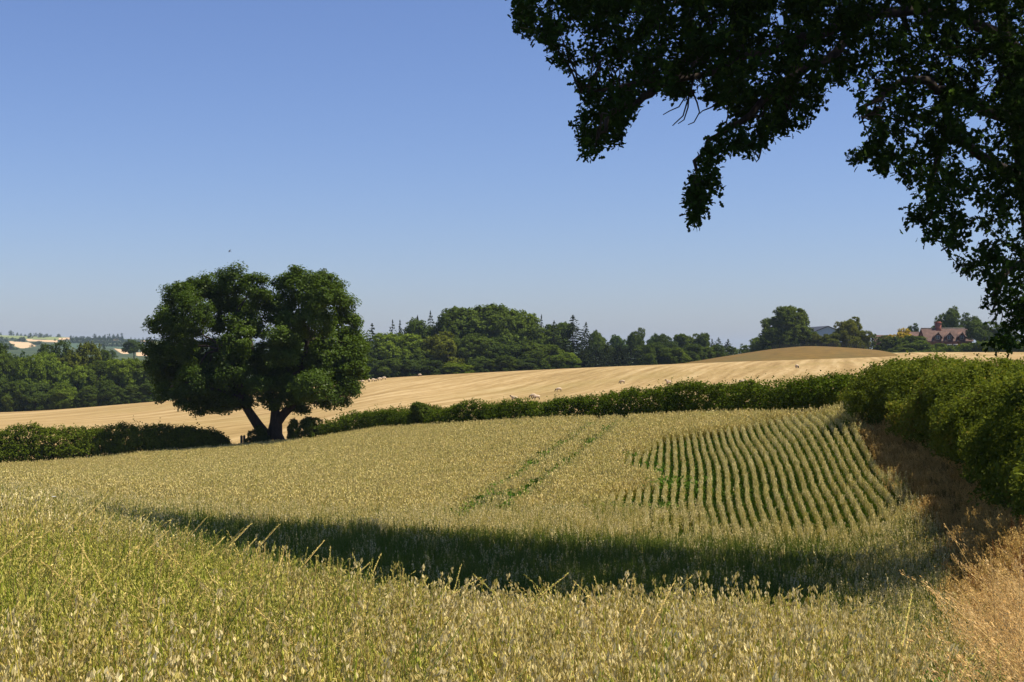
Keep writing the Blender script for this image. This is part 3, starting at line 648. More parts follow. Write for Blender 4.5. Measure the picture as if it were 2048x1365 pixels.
# ------------------------------------------------------------------ woods
WL = 'wood beyond the stubble on the left'
row([(2,706,62,318,'b','mid'),(60,712,60,316,'b','fresh'),(104,700,60,322,'b','pale'),(150,728,54,312,'b','pale'),(196,722,58,314,'b','mid'),(238,716,64,318,'b','fresh'),(284,718,60,322,'b','mid'),(330,716,66,326,'b','dark')], 'in the left wood front row', WL)
row([(-30,690,70,345,'b','dark'),(32,704,56,340,'b','mid'),(78,706,52,342,'b','fresh'),(112,684,58,348,'b','dark'),(160,687,64,340,'b','olive'),(202,701,46,346,'b','mid'),(250,713,52,345,'b','fresh'),(296,724,50,345,'b','olive')], 'in the left wood back row', WL)
row([(-10,752,50,306,'s','dark'),(30,756,50,306,'s','mid'),(72,768,50,305,'s','dark'),(125,768,46,305,'s','fresh'),(175,772,46,305,'s','mid'),(222,768,44,306,'s','dark'),(262,770,46,307,'s','mid'),(300,768,44,308,'s','dark')], 'along the foot of the left wood', 'shrubs along the foot of the left wood')
row([(20,686,40,470,'f','dark'),(48,690,36,480,'f','blue')], 'just behind the left wood', 'trees behind the left wood')
plant_px(OPEN[0], 268, 678, 42, 560, 'broadleaf_tree', 'tall dark tree alone beyond the left wood, just left of the lone oak', 'tree', None, (.8, .9, .9), base=P(268, 716, 560))
plant_px(CONI[1], 208, 687, 17, 640, 'conifer_tree', 'narrow dark conifer standing beyond the left wood', 'tree', None, (.9, 1, 1.2), base=P(208, 714, 640))
plant_px(FAR[1], 224, 696, 26, 600, 'broadleaf_tree', 'small grey-green tree beside the narrow far conifer', 'tree', None, (.9, 1, 1.2), base=P(224, 716, 600))
WM = 'wood behind the sheep field'
row([(742,690,66,338,'b','dark'),(792,663,92,340,'b','fresh'),(848,700,56,338,'b','mid'),(897,664,88,342,'b','olive'),(955,668,84,344,'b','mid'),(1004,676,80,344,'b','dark'),(1052,682,72,345,'b','mid'),(1098,690,66,346,'b','fresh'),(1132,706,46,346,'b','fresh')], 'in the front row of the middle wood', WM)
row([(720,672,50,356,'b','dark'),(828,640,64,362,'b','dark'),(880,628,66,362,'b','mid'),(914,630,70,364,'b','mid'),(945,619,96,366,'b','mid'),(970,614,100,370,'b','mid'),(1018,619,84,370,'b','mid'),(995,615,92,366,'b','mid'),(1036,624,74,366,'b','fresh'),(1070,636,66,368,'b','mid'),(1110,648,58,370,'b','dark')], 'in the back row of the middle wood', WM)
row([(744,647,34,366,'c','dark'),(785,640,24,372,'c','dark'),(800,639,18,374,'c','dark'),(835,631,28,378,'c','dark'),(861,622,24,382,'c','dark'),(1083,630,20,380,'c','dark'),(1108,642,32,360,'c','dark'),(1146,631,56,356,'c','dark'),(1172,645,32,354,'c','dark')], 'among the conifers topping the middle wood', WM)
row([(1165,700,40,350,'c','mid'),(1192,690,40,352,'c','dark'),(1215,684,36,356,'c','mid'),(1238,690,38,356,'c','dark'),(1262,684,40,358,'c','dark'),(1290,690,40,360,'b','mid'),(1312,682,44,366,'b','dark'),(1344,694,44,362,'b','mid'),(1356,705,40,364,'b','fresh'),(1382,690,42,372,'b','dark'),(1408,692,36,380,'b','mid'),(1432,690,34,390,'b','dark')], 'in the row right of the tall conifer', WM)
row([(1203,659,46,440,'o','mid'),(1246,668,50,450,'o','blue'),(1275,656,36,440,'o','mid'),(1302,666,38,455,'o','blue'),(1334,664,42,440,'b','dark'),(1368,670,50,450,'b','mid'),(1402,664,32,450,'b','mid'),(1424,678,18,455,'c','dark'),(1437,675,20,455,'c','mid'),(1456,678,20,455,'c','dark'),(1480,685,36,460,'f','mid'),(1502,683,40,455,'f','mid'),(1524,672,42,445,'b','mid'),(1456,690,44,430,'f','dark')], 'on the skyline left of the farm', 'trees on the skyline left of the farm')
plant_px(BROAD[5], 916, 726, 66, 333, 'shrub', 'bright green shrub at the foot of the middle wood', 'shrub', None, (1.7, 1.7, .8))
row([(738,716,50,332,'s','dark'),(775,714,52,332,'s','mid'),(826,718,50,333,'s','dark'),(865,722,44,333,'s','dark'),(960,716,50,337,'s','dark'),(1008,712,50,338,'s','mid'),(1050,718,48,339,'s','dark')], 'under the front trees of the middle wood', 'shrubs under the middle wood')

# ------------------------------------------------------------------ far hillside trees
hz = [(0,663,9,671),(23,658.5,12,671),(35,664,6,672),(42,667,7,672),(51,668,8,673),(61,664,12,677),(70,665,9,674),(82,664,15,676),(92,666.5,12,675),(100,669,7,674),(117,666.5,11,675)]
for k, (u, vt, wp, vb) in enumerate(hz):
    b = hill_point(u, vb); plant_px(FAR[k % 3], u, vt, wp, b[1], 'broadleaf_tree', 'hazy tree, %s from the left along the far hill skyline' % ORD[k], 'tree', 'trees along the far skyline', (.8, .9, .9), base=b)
hz = [(8,672,22,685),(24,673.5,8,680),(39,672,26,684),(22,686,32,700),(0,680,30,696),(73,680.5,22,690),(110,677,6,682),(124,678.5,18,684),(132,676.5,7,681),(136,678,5,682),(63,689,9,694)]
for k, (u, vt, wp, vb) in enumerate(hz):
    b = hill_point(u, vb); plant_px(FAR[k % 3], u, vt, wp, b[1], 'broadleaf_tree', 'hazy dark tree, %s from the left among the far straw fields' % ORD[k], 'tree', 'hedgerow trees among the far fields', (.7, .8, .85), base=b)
rr_ = random.Random(5); k = 0
for u0, vt, vb in [(u_, v_ + rr_.uniform(-1.5, 1.5), b_) for v_, b_, lo, hi, st in ((670, 681, 144, 246, 7.5), (675, 687, 146, 300, 9), (681, 694, 205, 312, 9.5)) for u_ in np.arange(lo, hi, st)]:
    v_t = vt + max(0, (u0 - 150)) * 0.03; b = hill_point(u0, vb)
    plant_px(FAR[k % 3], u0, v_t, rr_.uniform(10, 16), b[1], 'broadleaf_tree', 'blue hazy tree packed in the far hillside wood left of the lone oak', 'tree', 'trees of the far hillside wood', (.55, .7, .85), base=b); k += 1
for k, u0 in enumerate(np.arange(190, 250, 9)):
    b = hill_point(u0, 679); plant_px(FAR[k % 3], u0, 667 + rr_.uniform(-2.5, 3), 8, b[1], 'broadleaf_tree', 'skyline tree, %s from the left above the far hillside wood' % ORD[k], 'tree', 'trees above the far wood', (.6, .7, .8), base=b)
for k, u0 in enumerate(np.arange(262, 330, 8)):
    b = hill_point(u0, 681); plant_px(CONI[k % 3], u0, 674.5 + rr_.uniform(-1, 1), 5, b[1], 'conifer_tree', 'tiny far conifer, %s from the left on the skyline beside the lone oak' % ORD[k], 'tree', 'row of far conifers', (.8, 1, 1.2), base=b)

# ------------------------------------------------------------------ farm on the rise
def brick_mat(name, c1, c2, mortar, sx):
    m, nt, N, L, out = new_mat(name); tc = N.new('ShaderNodeTexCoord'); b = N.new('ShaderNodeTexBrick'); mp = N.new('ShaderNodeMapping'); mp.inputs['Rotation'].default_value = (math.radians(90), 0, 0)
    L.new(tc.outputs['Object'], mp.inputs[0]); L.new(mp.outputs[0], b.inputs['Vector']); b.inputs['Scale'].default_value = sx
    b.inputs['Color1'].default_value = (*c1, 1); b.inputs['Color2'].default_value = (*c2, 1); b.inputs['Mortar'].default_value = (*mortar, 1); b.inputs['Mortar Size'].default_value = 0.012
    n = N.new('ShaderNodeTexNoise'); n.inputs['Scale'].default_value = 0.9; n.inputs['Detail'].default_value = 6; L.new(tc.outputs['Object'], n.inputs['Vector'])
    mr = N.new('ShaderNodeMapRange'); mr.inputs[1].default_value = .3; mr.inputs[2].default_value = .7; mr.inputs[3].default_value = .65; mr.inputs[4].default_value = 1.3; L.new(n.outputs[0], mr.inputs[0])
    hs = N.new('ShaderNodeHueSaturation'); L.new(b.outputs[0], hs.inputs['Color']); L.new(mr.outputs[0], hs.inputs['Value'])
    p = N.new('ShaderNodeBsdfPrincipled'); p.inputs['Roughness'].default_value = .9; L.new(hs.outputs[0], p.inputs['Base Color']); L.new(p.outputs[0], out.inputs[0]); return m
M['brick'] = brick_mat('red_brick', (0.30, 0.085, 0.05), (0.22, 0.07, 0.045), (0.28, 0.2, 0.16), 3.0)
M['tile'] = brick_mat('clay_roof_tiles', (0.150, 0.080, 0.058), (0.100, 0.062, 0.050), (0.08, 0.05, 0.04), 2.2)
def plain(name, col, rough=0.6): return noise_mat(name, [(0.3, tuple(x * .88 for x in col)), (0.7, col)], 2.0, rough=rough)
M['white'] = plain('white_paint', (0.75, 0.75, 0.72)); M['timber'] = plain('dark_timber', (0.05, 0.04, 0.035)); M['tin'] = plain('pale_sheet_metal', (0.42, 0.46, 0.52)); M['tin_dark'] = plain('dark_sheet_roof', (0.06, 0.065, 0.075)); M['lead'] = plain('stone_ridge', (0.40, 0.36, 0.30))
def glass_mat():
    m, nt, N, L, out = new_mat('window_glass'); p = N.new('ShaderNodeBsdfPrincipled'); p.inputs['Base Color'].default_value = (0.02, 0.024, 0.03, 1); p.inputs['Roughness'].default_value = 0.08; L.new(p.outputs[0], out.inputs[0]); return m
M['glass'] = glass_mat()
def window(parent, x, y, z, w, h, lights=2):
    f = MB(); t = 0.09
    f.box((x - w/2, y - .06, z), (x + w/2, y + .06, z + t)); f.box((x - w/2, y - .06, z + h - t), (x + w/2, y + .06, z + h))
    for k in range(lights + 1):
        cx = x - w/2 + t/2 + (w - t) * k / lights; f.box((cx - t/2, y - .055, z + t), (cx + t/2, y + .055, z + h - t))
    f.box((x - w/2 + t, y - .045, z + h * .55), (x + w/2 - t, y + .03, z + h * .55 + .05))
    fr = f.build('window', M['white'], parent)
    gl = MB(); gl.box((x - w/2 + .03, y - .012, z + .03), (x + w/2 - .03, y + .012, z + h - .03)); gl.build('pane', M['glass'], fr)
def gable_roof(mb, x0, x1, y0, y1, ze, zr, over=0.35, th=0.18, axis='x'):
    ym = (y0 + y1) / 2
    def pr(a, b, cc, d): return a
    A = [(x0 - over, y0 - over, ze - over * .9), (x1 + over, y0 - over, ze - over * .9), (x1 + over, ym, zr), (x0 - over, ym, zr), (x1 + over, y1 + over, ze - over * .9), (x0 - over, y1 + over, ze - over * .9)]
    B = [(a, b, z - th) for a, b, z in A]; v = A + B
    if axis == 'y': v = [(b, a, z) for a, b, z in v]
    for fc in ([0,1,2,3],[3,2,4,5],[6,9,8,7],[9,11,10,8],[0,6,7,1],[5,4,10,11]): mb.add([v[k] for k in fc], [[0,1,2,3]])
    for fc in ([0,3,9,6],[3,5,11,9],[1,7,8,2],[2,8,10,4]): mb.add([v[k] for k in fc], [[0,1,2,3]])
def gable_walls(mb, x0, x1, y0, y1, z0, ze, zr, axis='x'):
    ym = (y0 + y1) / 2
    v = [(x0,y0,z0),(x1,y0,z0),(x1,y1,z0),(x0,y1,z0),(x0,y0,ze),(x1,y0,ze),(x1,y1,ze),(x0,y1,ze),(x0,ym,zr),(x1,ym,zr)]
    if axis == 'y': v = [(b, a, z) for a, b, z in v]
    for fc in ([0,1,5,4],[2,3,7,6],[1,2,6,5],[3,0,4,7]): mb.add([v[k] for k in fc], [[0,1,2,3]])
    mb.add([v[4], v[8], v[7]], [[0,1,2]]); mb.add([v[5], v[6], v[9]], [[0,1,2]])
def cottage():
    D0 = 430.0; k = D0 / F; b = P(1898, 704, D0)
    r = empty('cottage', b, 'red brick cottage with tiled roof, three dormers and a big chimney', 'house', None, math.radians(5))
    w = 14.4; x0, x1 = -w / 2, w / 2; y0, y1 = 0, 6.4; ze, zr = 3.55, 7.15
    wl_ = MB(); gable_walls(wl_, x0, x1, y0, y1, -1.2, ze, zr - .2); wl_.build('wall', M['brick'], r)
    rf = MB(); gable_roof(rf, x0, x1, y0, y1, ze, zr); ro = rf.build('roof', M['tile'], r)
    rd = MB(); rd.box((x0 - .36, 3.05, zr - .03), (x1 + .36, 3.35, zr + .12)); rd.build('ridge_tiles', M['lead'], ro)
    ch = MB(); cx = -2.15; ch.box((cx - .75, 2.5, zr - 1.2), (cx + .75, 3.9, zr + 1.5)); ch.box((cx - .9, 2.35, zr + 1.5), (cx + .9, 4.05, zr + 1.75)); ch.box((cx - .62, 2.65, zr + 1.75), (cx + .62, 3.75, zr + 2.05)); ch.build('chimney', M['brick'], ro)
    for cx in (-3.6, 0.0, 3.9):
        dm = MB(); dw = 0.95; zt = 6.0; zb = ze - .45
        v = [(cx - dw, -.12, zb), (cx + dw, -.12, zb), (cx + dw, -.12, 4.75), (cx, -.12, zt - .1), (cx - dw, -.12, 4.75)]; vb = [(a, 3.1, z) for a, _, z in v]
        dm.add(v, [[0, 1, 2, 3, 4]]); dm.add(v + vb, [[0, 4, 9, 5], [1, 6, 7, 2]]); de = dm.build('dormer', M['brick'], r)
        dr = MB()
        for sgn in (-1, 1):
            a = [(cx + sgn * 1.5, -.55, 4.15), (cx, -.55, zt + .1), (cx, 3.0, zt + .1), (cx + sgn * 1.5, 3.0, 4.15)]; bb = [(q[0], q[1], q[2] - .14) for q in a]
            dr.add(a + bb, [[0,1,2,3],[4,7,6,5],[0,4,5,1],[1,5,6,2],[2,6,7,3],[3,7,4,0]])
        dr.build('dormer_roof', M['tile'], de)
        bg_ = MB()
        for sgn in (-1, 1):
            a = [(cx + sgn * 1.48, 4.0), (cx, zt - .06), (cx, zt - .34), (cx + sgn * 1.3, 3.95)]
            bg_.add([(q[0], -.56, q[1]) for q in a] + [(q[0], -.48, q[1]) for q in a], [[0,1,2,3],[4,7,6,5],[0,4,5,1],[2,6,7,3],[0,3,7,4],[1,5,6,2]])
        bg_.build('bargeboard', M['timber'], de)
        window(de, cx, -.2, 3.75, 1.15, 1.15, 2)
    for cx, ww in ((-4.6, 1.2), (0.0, 1.2), (1.9, 1.25), (3.9, 1.2)): window(r, cx, -.08, 0.85, ww, 1.25, 2)
    pc = MB(); pc.box((1.2, -.5, 2.15), (2.6, -.08, 2.3)); pc.box((-.7, -.35, 2.15), (.7, -.08, 2.28)); pc.box((3.2, -.35, 2.15), (4.6, -.08, 2.28)); pc.build('lintel', M['white'], r)
    # low back wing
    o = empty('outbuilding', P(1834, 704, 446), 'low tiled farm wing at the left end of the brick cottage', 'outbuilding', None, math.radians(4))
    a = MB(); gable_walls(a, -5, 3, 0, 5, -1, 3.6, 6.1); a.build('wall', M['brick'], o); a = MB(); gable_roof(a, -5, 3, 0, 5, 3.6, 6.3); a.build('roof', M['tile'], o); window(o, -2, -.08, 1, 1.2, 1.2)
    o = empty('outbuilding', P(1766, 702, 440), 'small red brick shed half hidden left of the yellow tree', 'outbuilding', None, math.radians(-10))
    a = MB(); gable_walls(a, -2.2, 3.0, 0, 4, -1, 2.8, 4.7, 'x'); a.build('wall', M['brick'], o); a = MB(); gable_roof(a, -2.2, 3.0, 0, 4, 2.8, 4.9); a.build('roof', M['tile'], o); window(o, 0.6, -.08, 1.0, 1.3, 1.1)
    o = empty('barn', P(1656, 704, 480), 'pale grey metal barn with a dark shallow gable roof behind the trees', 'barn', None, math.radians(3))
    a = MB(); gable_walls(a, 0, 22, -4.9, 4.9, -2, 6.9, 8.5, 'y'); a.build('wall', M['tin'], o); a = MB(); gable_roof(a, 0, 22, -4.9, 4.9, 7.0, 8.75, .3, .28, 'y'); a.build('roof', M['tin_dark'], o)
cottage()
FARM_TREE = make_broad(555, 34)
FG = 'trees round the farm'
def farm(kind, u, vt, wp, d, vb, name, label, cat, col): plant_px(kind, u, vt, wp * (1.0 if kind in OPEN else 1.3), d, name, label, cat, None, col, base=P(u, vb, d))
farm(FARM_TREE, 1568, 611, 80, 412, 703, 'broadleaf_tree', 'largest round farm tree, at the left end of the knoll', 'tree', (1.0, 1.0, .85))
farm(BROAD[3], 1540, 655, 44, 408, 705, 'broadleaf_tree', 'low dark tree against the left foot of the largest farm tree', 'tree', (.8, .85, .8))
farm(BROAD[4], 1612, 648, 44, 412, 702, 'broadleaf_tree', 'dull green tree against the right side of the largest farm tree', 'tree', (.95, .95, .8))
farm(BROAD[5], 1636, 668, 34, 410, 701, 'bush', 'brownish bush below the left eave of the barn', 'bush', (1.2, 1.0, .8))
farm(BROAD[0], 1660, 668, 38, 408, 701, 'bush', 'brownish bush in front of the middle of the barn', 'bush', (1.15, 1.0, .8))
farm(BROAD[1], 1688, 640, 40, 412, 701, 'broadleaf_tree', 'left half of the twin-topped olive tree beside the barn', 'tree', (1.45, 1.15, .8))
farm(BROAD[2], 1712, 634, 46, 414, 701, 'broadleaf_tree', 'right half of the twin-topped olive tree beside the barn', 'tree', (1.4, 1.15, .8))
farm(FAR[0], 1746, 662, 26, 432, 701, 'broadleaf_tree', 'small thin tree between the twin-topped tree and the shed', 'tree', (1.1, 1.1, .9))
farm(BROAD[3], 1782, 672, 56, 420, 712, 'bush', 'dark bush below the yellow tree', 'bush', (.85, .85, .75))
farm(BROAD[4], 1826, 668, 58, 418, 712, 'bush', 'large green bush left of the cottage gable', 'bush', (1.0, 1.05, .8))
farm(BROAD[0], 1812, 688, 50, 414, 713, 'bush', 'low green bush in front of the large garden bush', 'bush', (1.1, 1.1, .8))
farm(BROAD[5], 1876, 687, 36, 422, 710, 'bush', 'rounded green bush below the left dormer', 'bush', (1.2, 1.2, .75))
farm(OPEN[0], 1890, 611, 68, 470, 702, 'broadleaf_tree', 'tall open-crowned tree rising behind the cottage chimney', 'tree', (.9, .95, .85))
farm(OPEN[1], 1940, 626, 56, 470, 702, 'broadleaf_tree', 'open tree behind the right end of the cottage roof', 'tree', (.9, .95, .85))
farm(OPEN[1], 1826, 647, 34, 480, 702, 'broadleaf_tree', 'small open tree above the low tiled wing', 'tree', (.8, .85, .8))
farm(BROAD[1], 1962, 640, 54, 424, 706, 'broadleaf_tree', 'dark tree covering the right end of the cottage', 'tree', (.85, .9, .8))
farm(BROAD[3], 2010, 650, 60, 424, 708, 'broadleaf_tree', 'dark tree behind the drooping oak leaves, right of the cottage', 'tree', (.8, .85, .8))
def yellow_tree():
    cr, tr = make_broad(777, 12, 0.8, 0.05, 20); me = cr.copy(); me.materials.clear(); me.materials.append(M['yellow_leaf'])
    plant_px((me, tr), 1796, 657, 62, 424, 'broadleaf_tree', 'golden yellow tree between the shed and the cottage', 'tree', base=P(1796, 708, 424))
yellow_tree()
hedge('hedge', 'smooth garden hedge sloping below the cottage windows', [(*P(u, v, d), h, w) for u, v, d, h, w in ((1845,713,408,1.4,2.5),(1880,712.5,405,1.8,3),(1915,711.5,402,2.6,3.5),(1950,710.5,400,3.2,4),(1990,709.5,398,3.2,4),(2050,708.5,396,3.0,4),(2150,707,394,3,4))], 0.5, 16, M['hedge_leaf'], col=(.95, 1.0, .8), clump=0.8, shoots=.3, seed=31)
def knoll_fence():
    b = P(1570, 699, 395); r = empty('fence', b, 'thin post and wire fence along the top of the knoll', 'fence')
    ps = []
    for u in np.arange(1545, 1750, 14):
        v = float(np.interp(u, [1500, 1560, 1620, 1680, 1740], [706, 697, 692.5, 694.5, 699])) + 1.5
        p = P(u, v, 392) - b; ps.append(p); m = MB(); m.tube([p + [0, 0, -.6], p + [0, 0, 1.2]], 0.07, 6); m.build('post', M['bark'], r)
    m = MB()
    for z in (.5, .8, 1.1): m.tube(np.array(ps) + [0, -.08, z], 0.015, 4)
    m.build('wire', M['tin_dark'], r)
knoll_fence()
for u, nm in ((483, 'stubby grey fence post in the hedge gap, left of its pair'), (488.5, 'stubby grey fence post in the hedge gap, right of its pair')):
    b = GP(u, 118.5); m = MB(); m.box((-.09, -.08, -.3), (.09, .08, 1.45)); m.add([(-.09,-.08,1.452),(.09,-.08,1.452),(.09,.08,1.452),(-.09,.08,1.452),(0,0,1.53)], [[0,1,4],[1,2,4],[2,3,4],[3,0,4]])
    o = m.build('fence_post', M['timber']); o.location = b; tag(o, nm, 'fence post', 'posts in the hedge gap')

# ------------------------------------------------------------------ sheep
def sheep_mesh(pose):
    me = bpy.data.meshes.new('sheep_skeleton'); V = []; E = []; Rr = []
    def add(p, r, par=None):
        V.append(p); Rr.append(r)
        if par is not None: E.append((par, len(V) - 1))
        return len(V) - 1
    hips = add((-.38, 0, .68), .24); mid = add((-.05, 0, .69), .29, hips); sh = add((.30, 0, .70), .23, mid); rump = add((-.56, 0, .68), .15, hips); add((-.66, 0, .56), .05, rump)
    if pose == 'graze':
        nk = add((.52, 0, .56), .13, sh); h0 = add((.66, 0, .33), .095, nk); h1 = add((.72, 0, .17), .07, h0); h2 = add((.75, 0, .07), .05, h1)
        ear = (.60, .36)
    else:
        nk = add((.47, 0, .88), .13, sh); h0 = add((.58, 0, 1.02), .10, nk); h1 = add((.70, 0, .97), .075, h0); h2 = add((.80, 0, .92), .055, h1)
        ear = (.54, 1.05)
    for s in (-1, 1):
        add((ear[0], s * .17, ear[1]), .03, h0)
        f0 = add((.27, s * .13, .44), .09, sh); f1 = add((.28, s * .13, .24), .058, f0); f2 = add((.29, s * .13, .02), .046, f1)
        b0 = add((-.42, s * .14, .46), .10, hips); b1 = add((-.50, s * .14, .27), .06, b0); b2 = add((-.46, s * .14, .02), .047, b1)
    me.from_pydata(V, E, []); o = bpy.data.objects.new('tmp', me); COL.objects.link(o)
    m = o.modifiers.new('skin', 'SKIN'); m.use_smooth_shade = True
    for k, r in enumerate(Rr): me.skin_vertices[0].data[k].radius = (r, r)
    me.skin_vertices[0].data[0].use_root = True
    sb = o.modifiers.new('sub', 'SUBSURF'); sb.levels = 2; sb.render_levels = 2
    dg = bpy.context.evaluated_depsgraph_get(); res = bpy.data.meshes.new_from_object(o.evaluated_get(dg)); res.name = 'sheep_' + pose
    bpy.data.objects.remove(o); res.materials.clear(); res.materials.append(M['wool']); res.materials.append(M['dark_face'])
    for p in res.polygons:
        cx, cy, cz = p.center; dark = (cz < .45 and cx < .5) or (cx > .50 and pose == 'graze') or (cx > .49 and cz > .84)
        p.material_index = 1 if dark else 0; p.use_smooth = True
    return res
M['wool'] = noise_mat('wool', [(0.3, (0.50, 0.38, 0.25)), (0.7, (0.70, 0.55, 0.38))], 14, bump=0.8); M['dark_face'] = plain('dark_face', (0.035, 0.026, 0.022))
SH = {'graze': sheep_mesh('graze'), 'stand': sheep_mesh('stand')}
for u, v, wpx, pose, rot, label in [
    (1028, 803, 15, 'stand', 180, 'cream sheep with raised dark head, nearest the lone oak of the hedge-side three'), (1066, 797, 16, 'graze', 172, 'cream sheep grazing half behind its neighbour by the middle hedge'),
    (1073, 800, 17, 'graze', 186, 'cream sheep grazing in front of its neighbour by the middle hedge'), (1117, 784, 15, 'graze', 178, 'single cream sheep grazing left on open stubble above the hedge pair'),
    (1244, 768, 13, 'graze', 160, 'pale sheep grazing alone midway across the stubble'), (1337, 770.5, 16, 'stand', 200, 'sheep half hidden behind the shoots of the middle hedge'),
    (1486, 770.5, 15, 'graze', 180, 'sheep whose back just shows over the hedge below the knoll'), (1594, 737, 9, 'graze', 290, 'sheep seen end-on with dark face below the brown knoll'),
    (738, 764.5, 11, 'stand', 100, 'sheep standing nearest the lone oak in the far group'), (747.5, 763.8, 11, 'graze', 20, 'dark-legged sheep second in the far group by the wood'),
    (759, 761.8, 11, 'graze', 195, 'sheep third in the far group by the wood'), (767.5, 760.2, 11, 'graze', 185, 'sheep at the right end of the far group by the wood'),
    (724, 766.5, 10, 'graze', 185, 'sheep lowest in the far group, close beside the oak leaves'), (839, 753.5, 8, 'graze', 170, 'single white sheep on the crest before the middle wood')]:
    d_ = np.linspace(110, 345, 900); x_ = (u - 1024) * d_ / F; vv = HV - ground_z(x_, d_) / d_ * F
    kk = np.argmin(np.abs(vv - v)); d0 = d_[kk]
    o = bpy.data.objects.new('sheep', SH[pose]); COL.objects.link(o); o.location = GP(u, d0, -0.02); o.rotation_euler = (0, 0, math.radians(rot))
    s_ = wpx * d0 / F / 1.48; s_ = min(max(s_, .72), 1.02); o.scale = (s_,) * 3
    tag(o, label, 'sheep', 'sheep grazing the stubble')
# a bird high over the oak
m = MB(); bp_ = P(459, 503, 160)
m.tube([(0, -.16, 0), (0, -.05, .01), (0, .06, .01), (0, .16, 0)], [.012, .035, .035, .008], 6)
m.add([(0,.07,.02),(.2,.02,.07),(.33,-.1,.04),(.15,-.05,.05),(0,-.05,.02)], [[0,1,2,3,4]]); m.add([(0,.07,.02),(-.2,.02,.07),(-.33,-.1,.04),(-.15,-.05,.05),(0,-.05,.02)], [[4,3,2,1,0]]); m.add([(0,-.14,0),(.05,-.27,0),(0,-.2,0),(-.05,-.27,0)], [[0,1,2,3]])
o = m.build('bird', M['dark_face']); o.location = bp_; o.rotation_euler = (0.2, 0.5, 2.2); tag(o, 'tiny dark bird flying in the blue sky above the lone oak', 'bird')

# ------------------------------------------------------------------ oats and grasses
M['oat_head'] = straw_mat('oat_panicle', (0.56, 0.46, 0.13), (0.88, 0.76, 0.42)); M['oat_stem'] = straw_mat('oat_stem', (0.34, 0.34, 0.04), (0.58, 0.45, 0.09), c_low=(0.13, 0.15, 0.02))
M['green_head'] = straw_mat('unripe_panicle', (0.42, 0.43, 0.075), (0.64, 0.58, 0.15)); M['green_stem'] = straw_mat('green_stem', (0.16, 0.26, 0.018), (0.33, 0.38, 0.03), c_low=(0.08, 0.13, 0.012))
M['bank_head'] = straw_mat('bank_grass_head', (0.46, 0.29, 0.085), (0.78, 0.54, 0.20)); M['bank_stem'] = straw_mat('bank_grass_stem', (0.34, 0.24, 0.055), (0.60, 0.42, 0.14), c_low=(0.16, 0.12, 0.025)); M['shade_tinted_head'] = straw_mat('shade_tinted_green_panicle', (0.13, 0.18, 0.035), (0.24, 0.26, 0.07)); M['shade_tinted_stem'] = straw_mat('shade_tinted_green_stem', (0.09, 0.16, 0.014), (0.17, 0.22, 0.025), c_low=(0.05, 0.09, 0.01)); M['rye_head'] = straw_mat('ryegrass_spike', (0.46, 0.44, 0.11), (0.70, 0.56, 0.20)); M['dry_head'] = straw_mat('dry_grass_head', (0.74, 0.50, 0.20), (0.92, 0.68, 0.34)); M['dry_stem'] = straw_mat('dry_grass_stem', (0.58, 0.38, 0.13), (0.80, 0.57, 0.25), c_low=(0.32, 0.20, 0.06))  # green oats of the hollow: colours darkened to deepen the oak's shade
M['dock'] = straw_mat('rusty_dock', (0.16, 0.065, 0.022), (0.30, 0.15, 0.05)); M['weed'] = straw_mat('green_weed', (0.06, 0.13, 0.012), (0.13, 0.22, 0.03)); M['far_head'] = straw_mat('far_oat_panicle', (0.60, 0.52, 0.20), (0.76, 0.63, 0.28))
LIB = {}
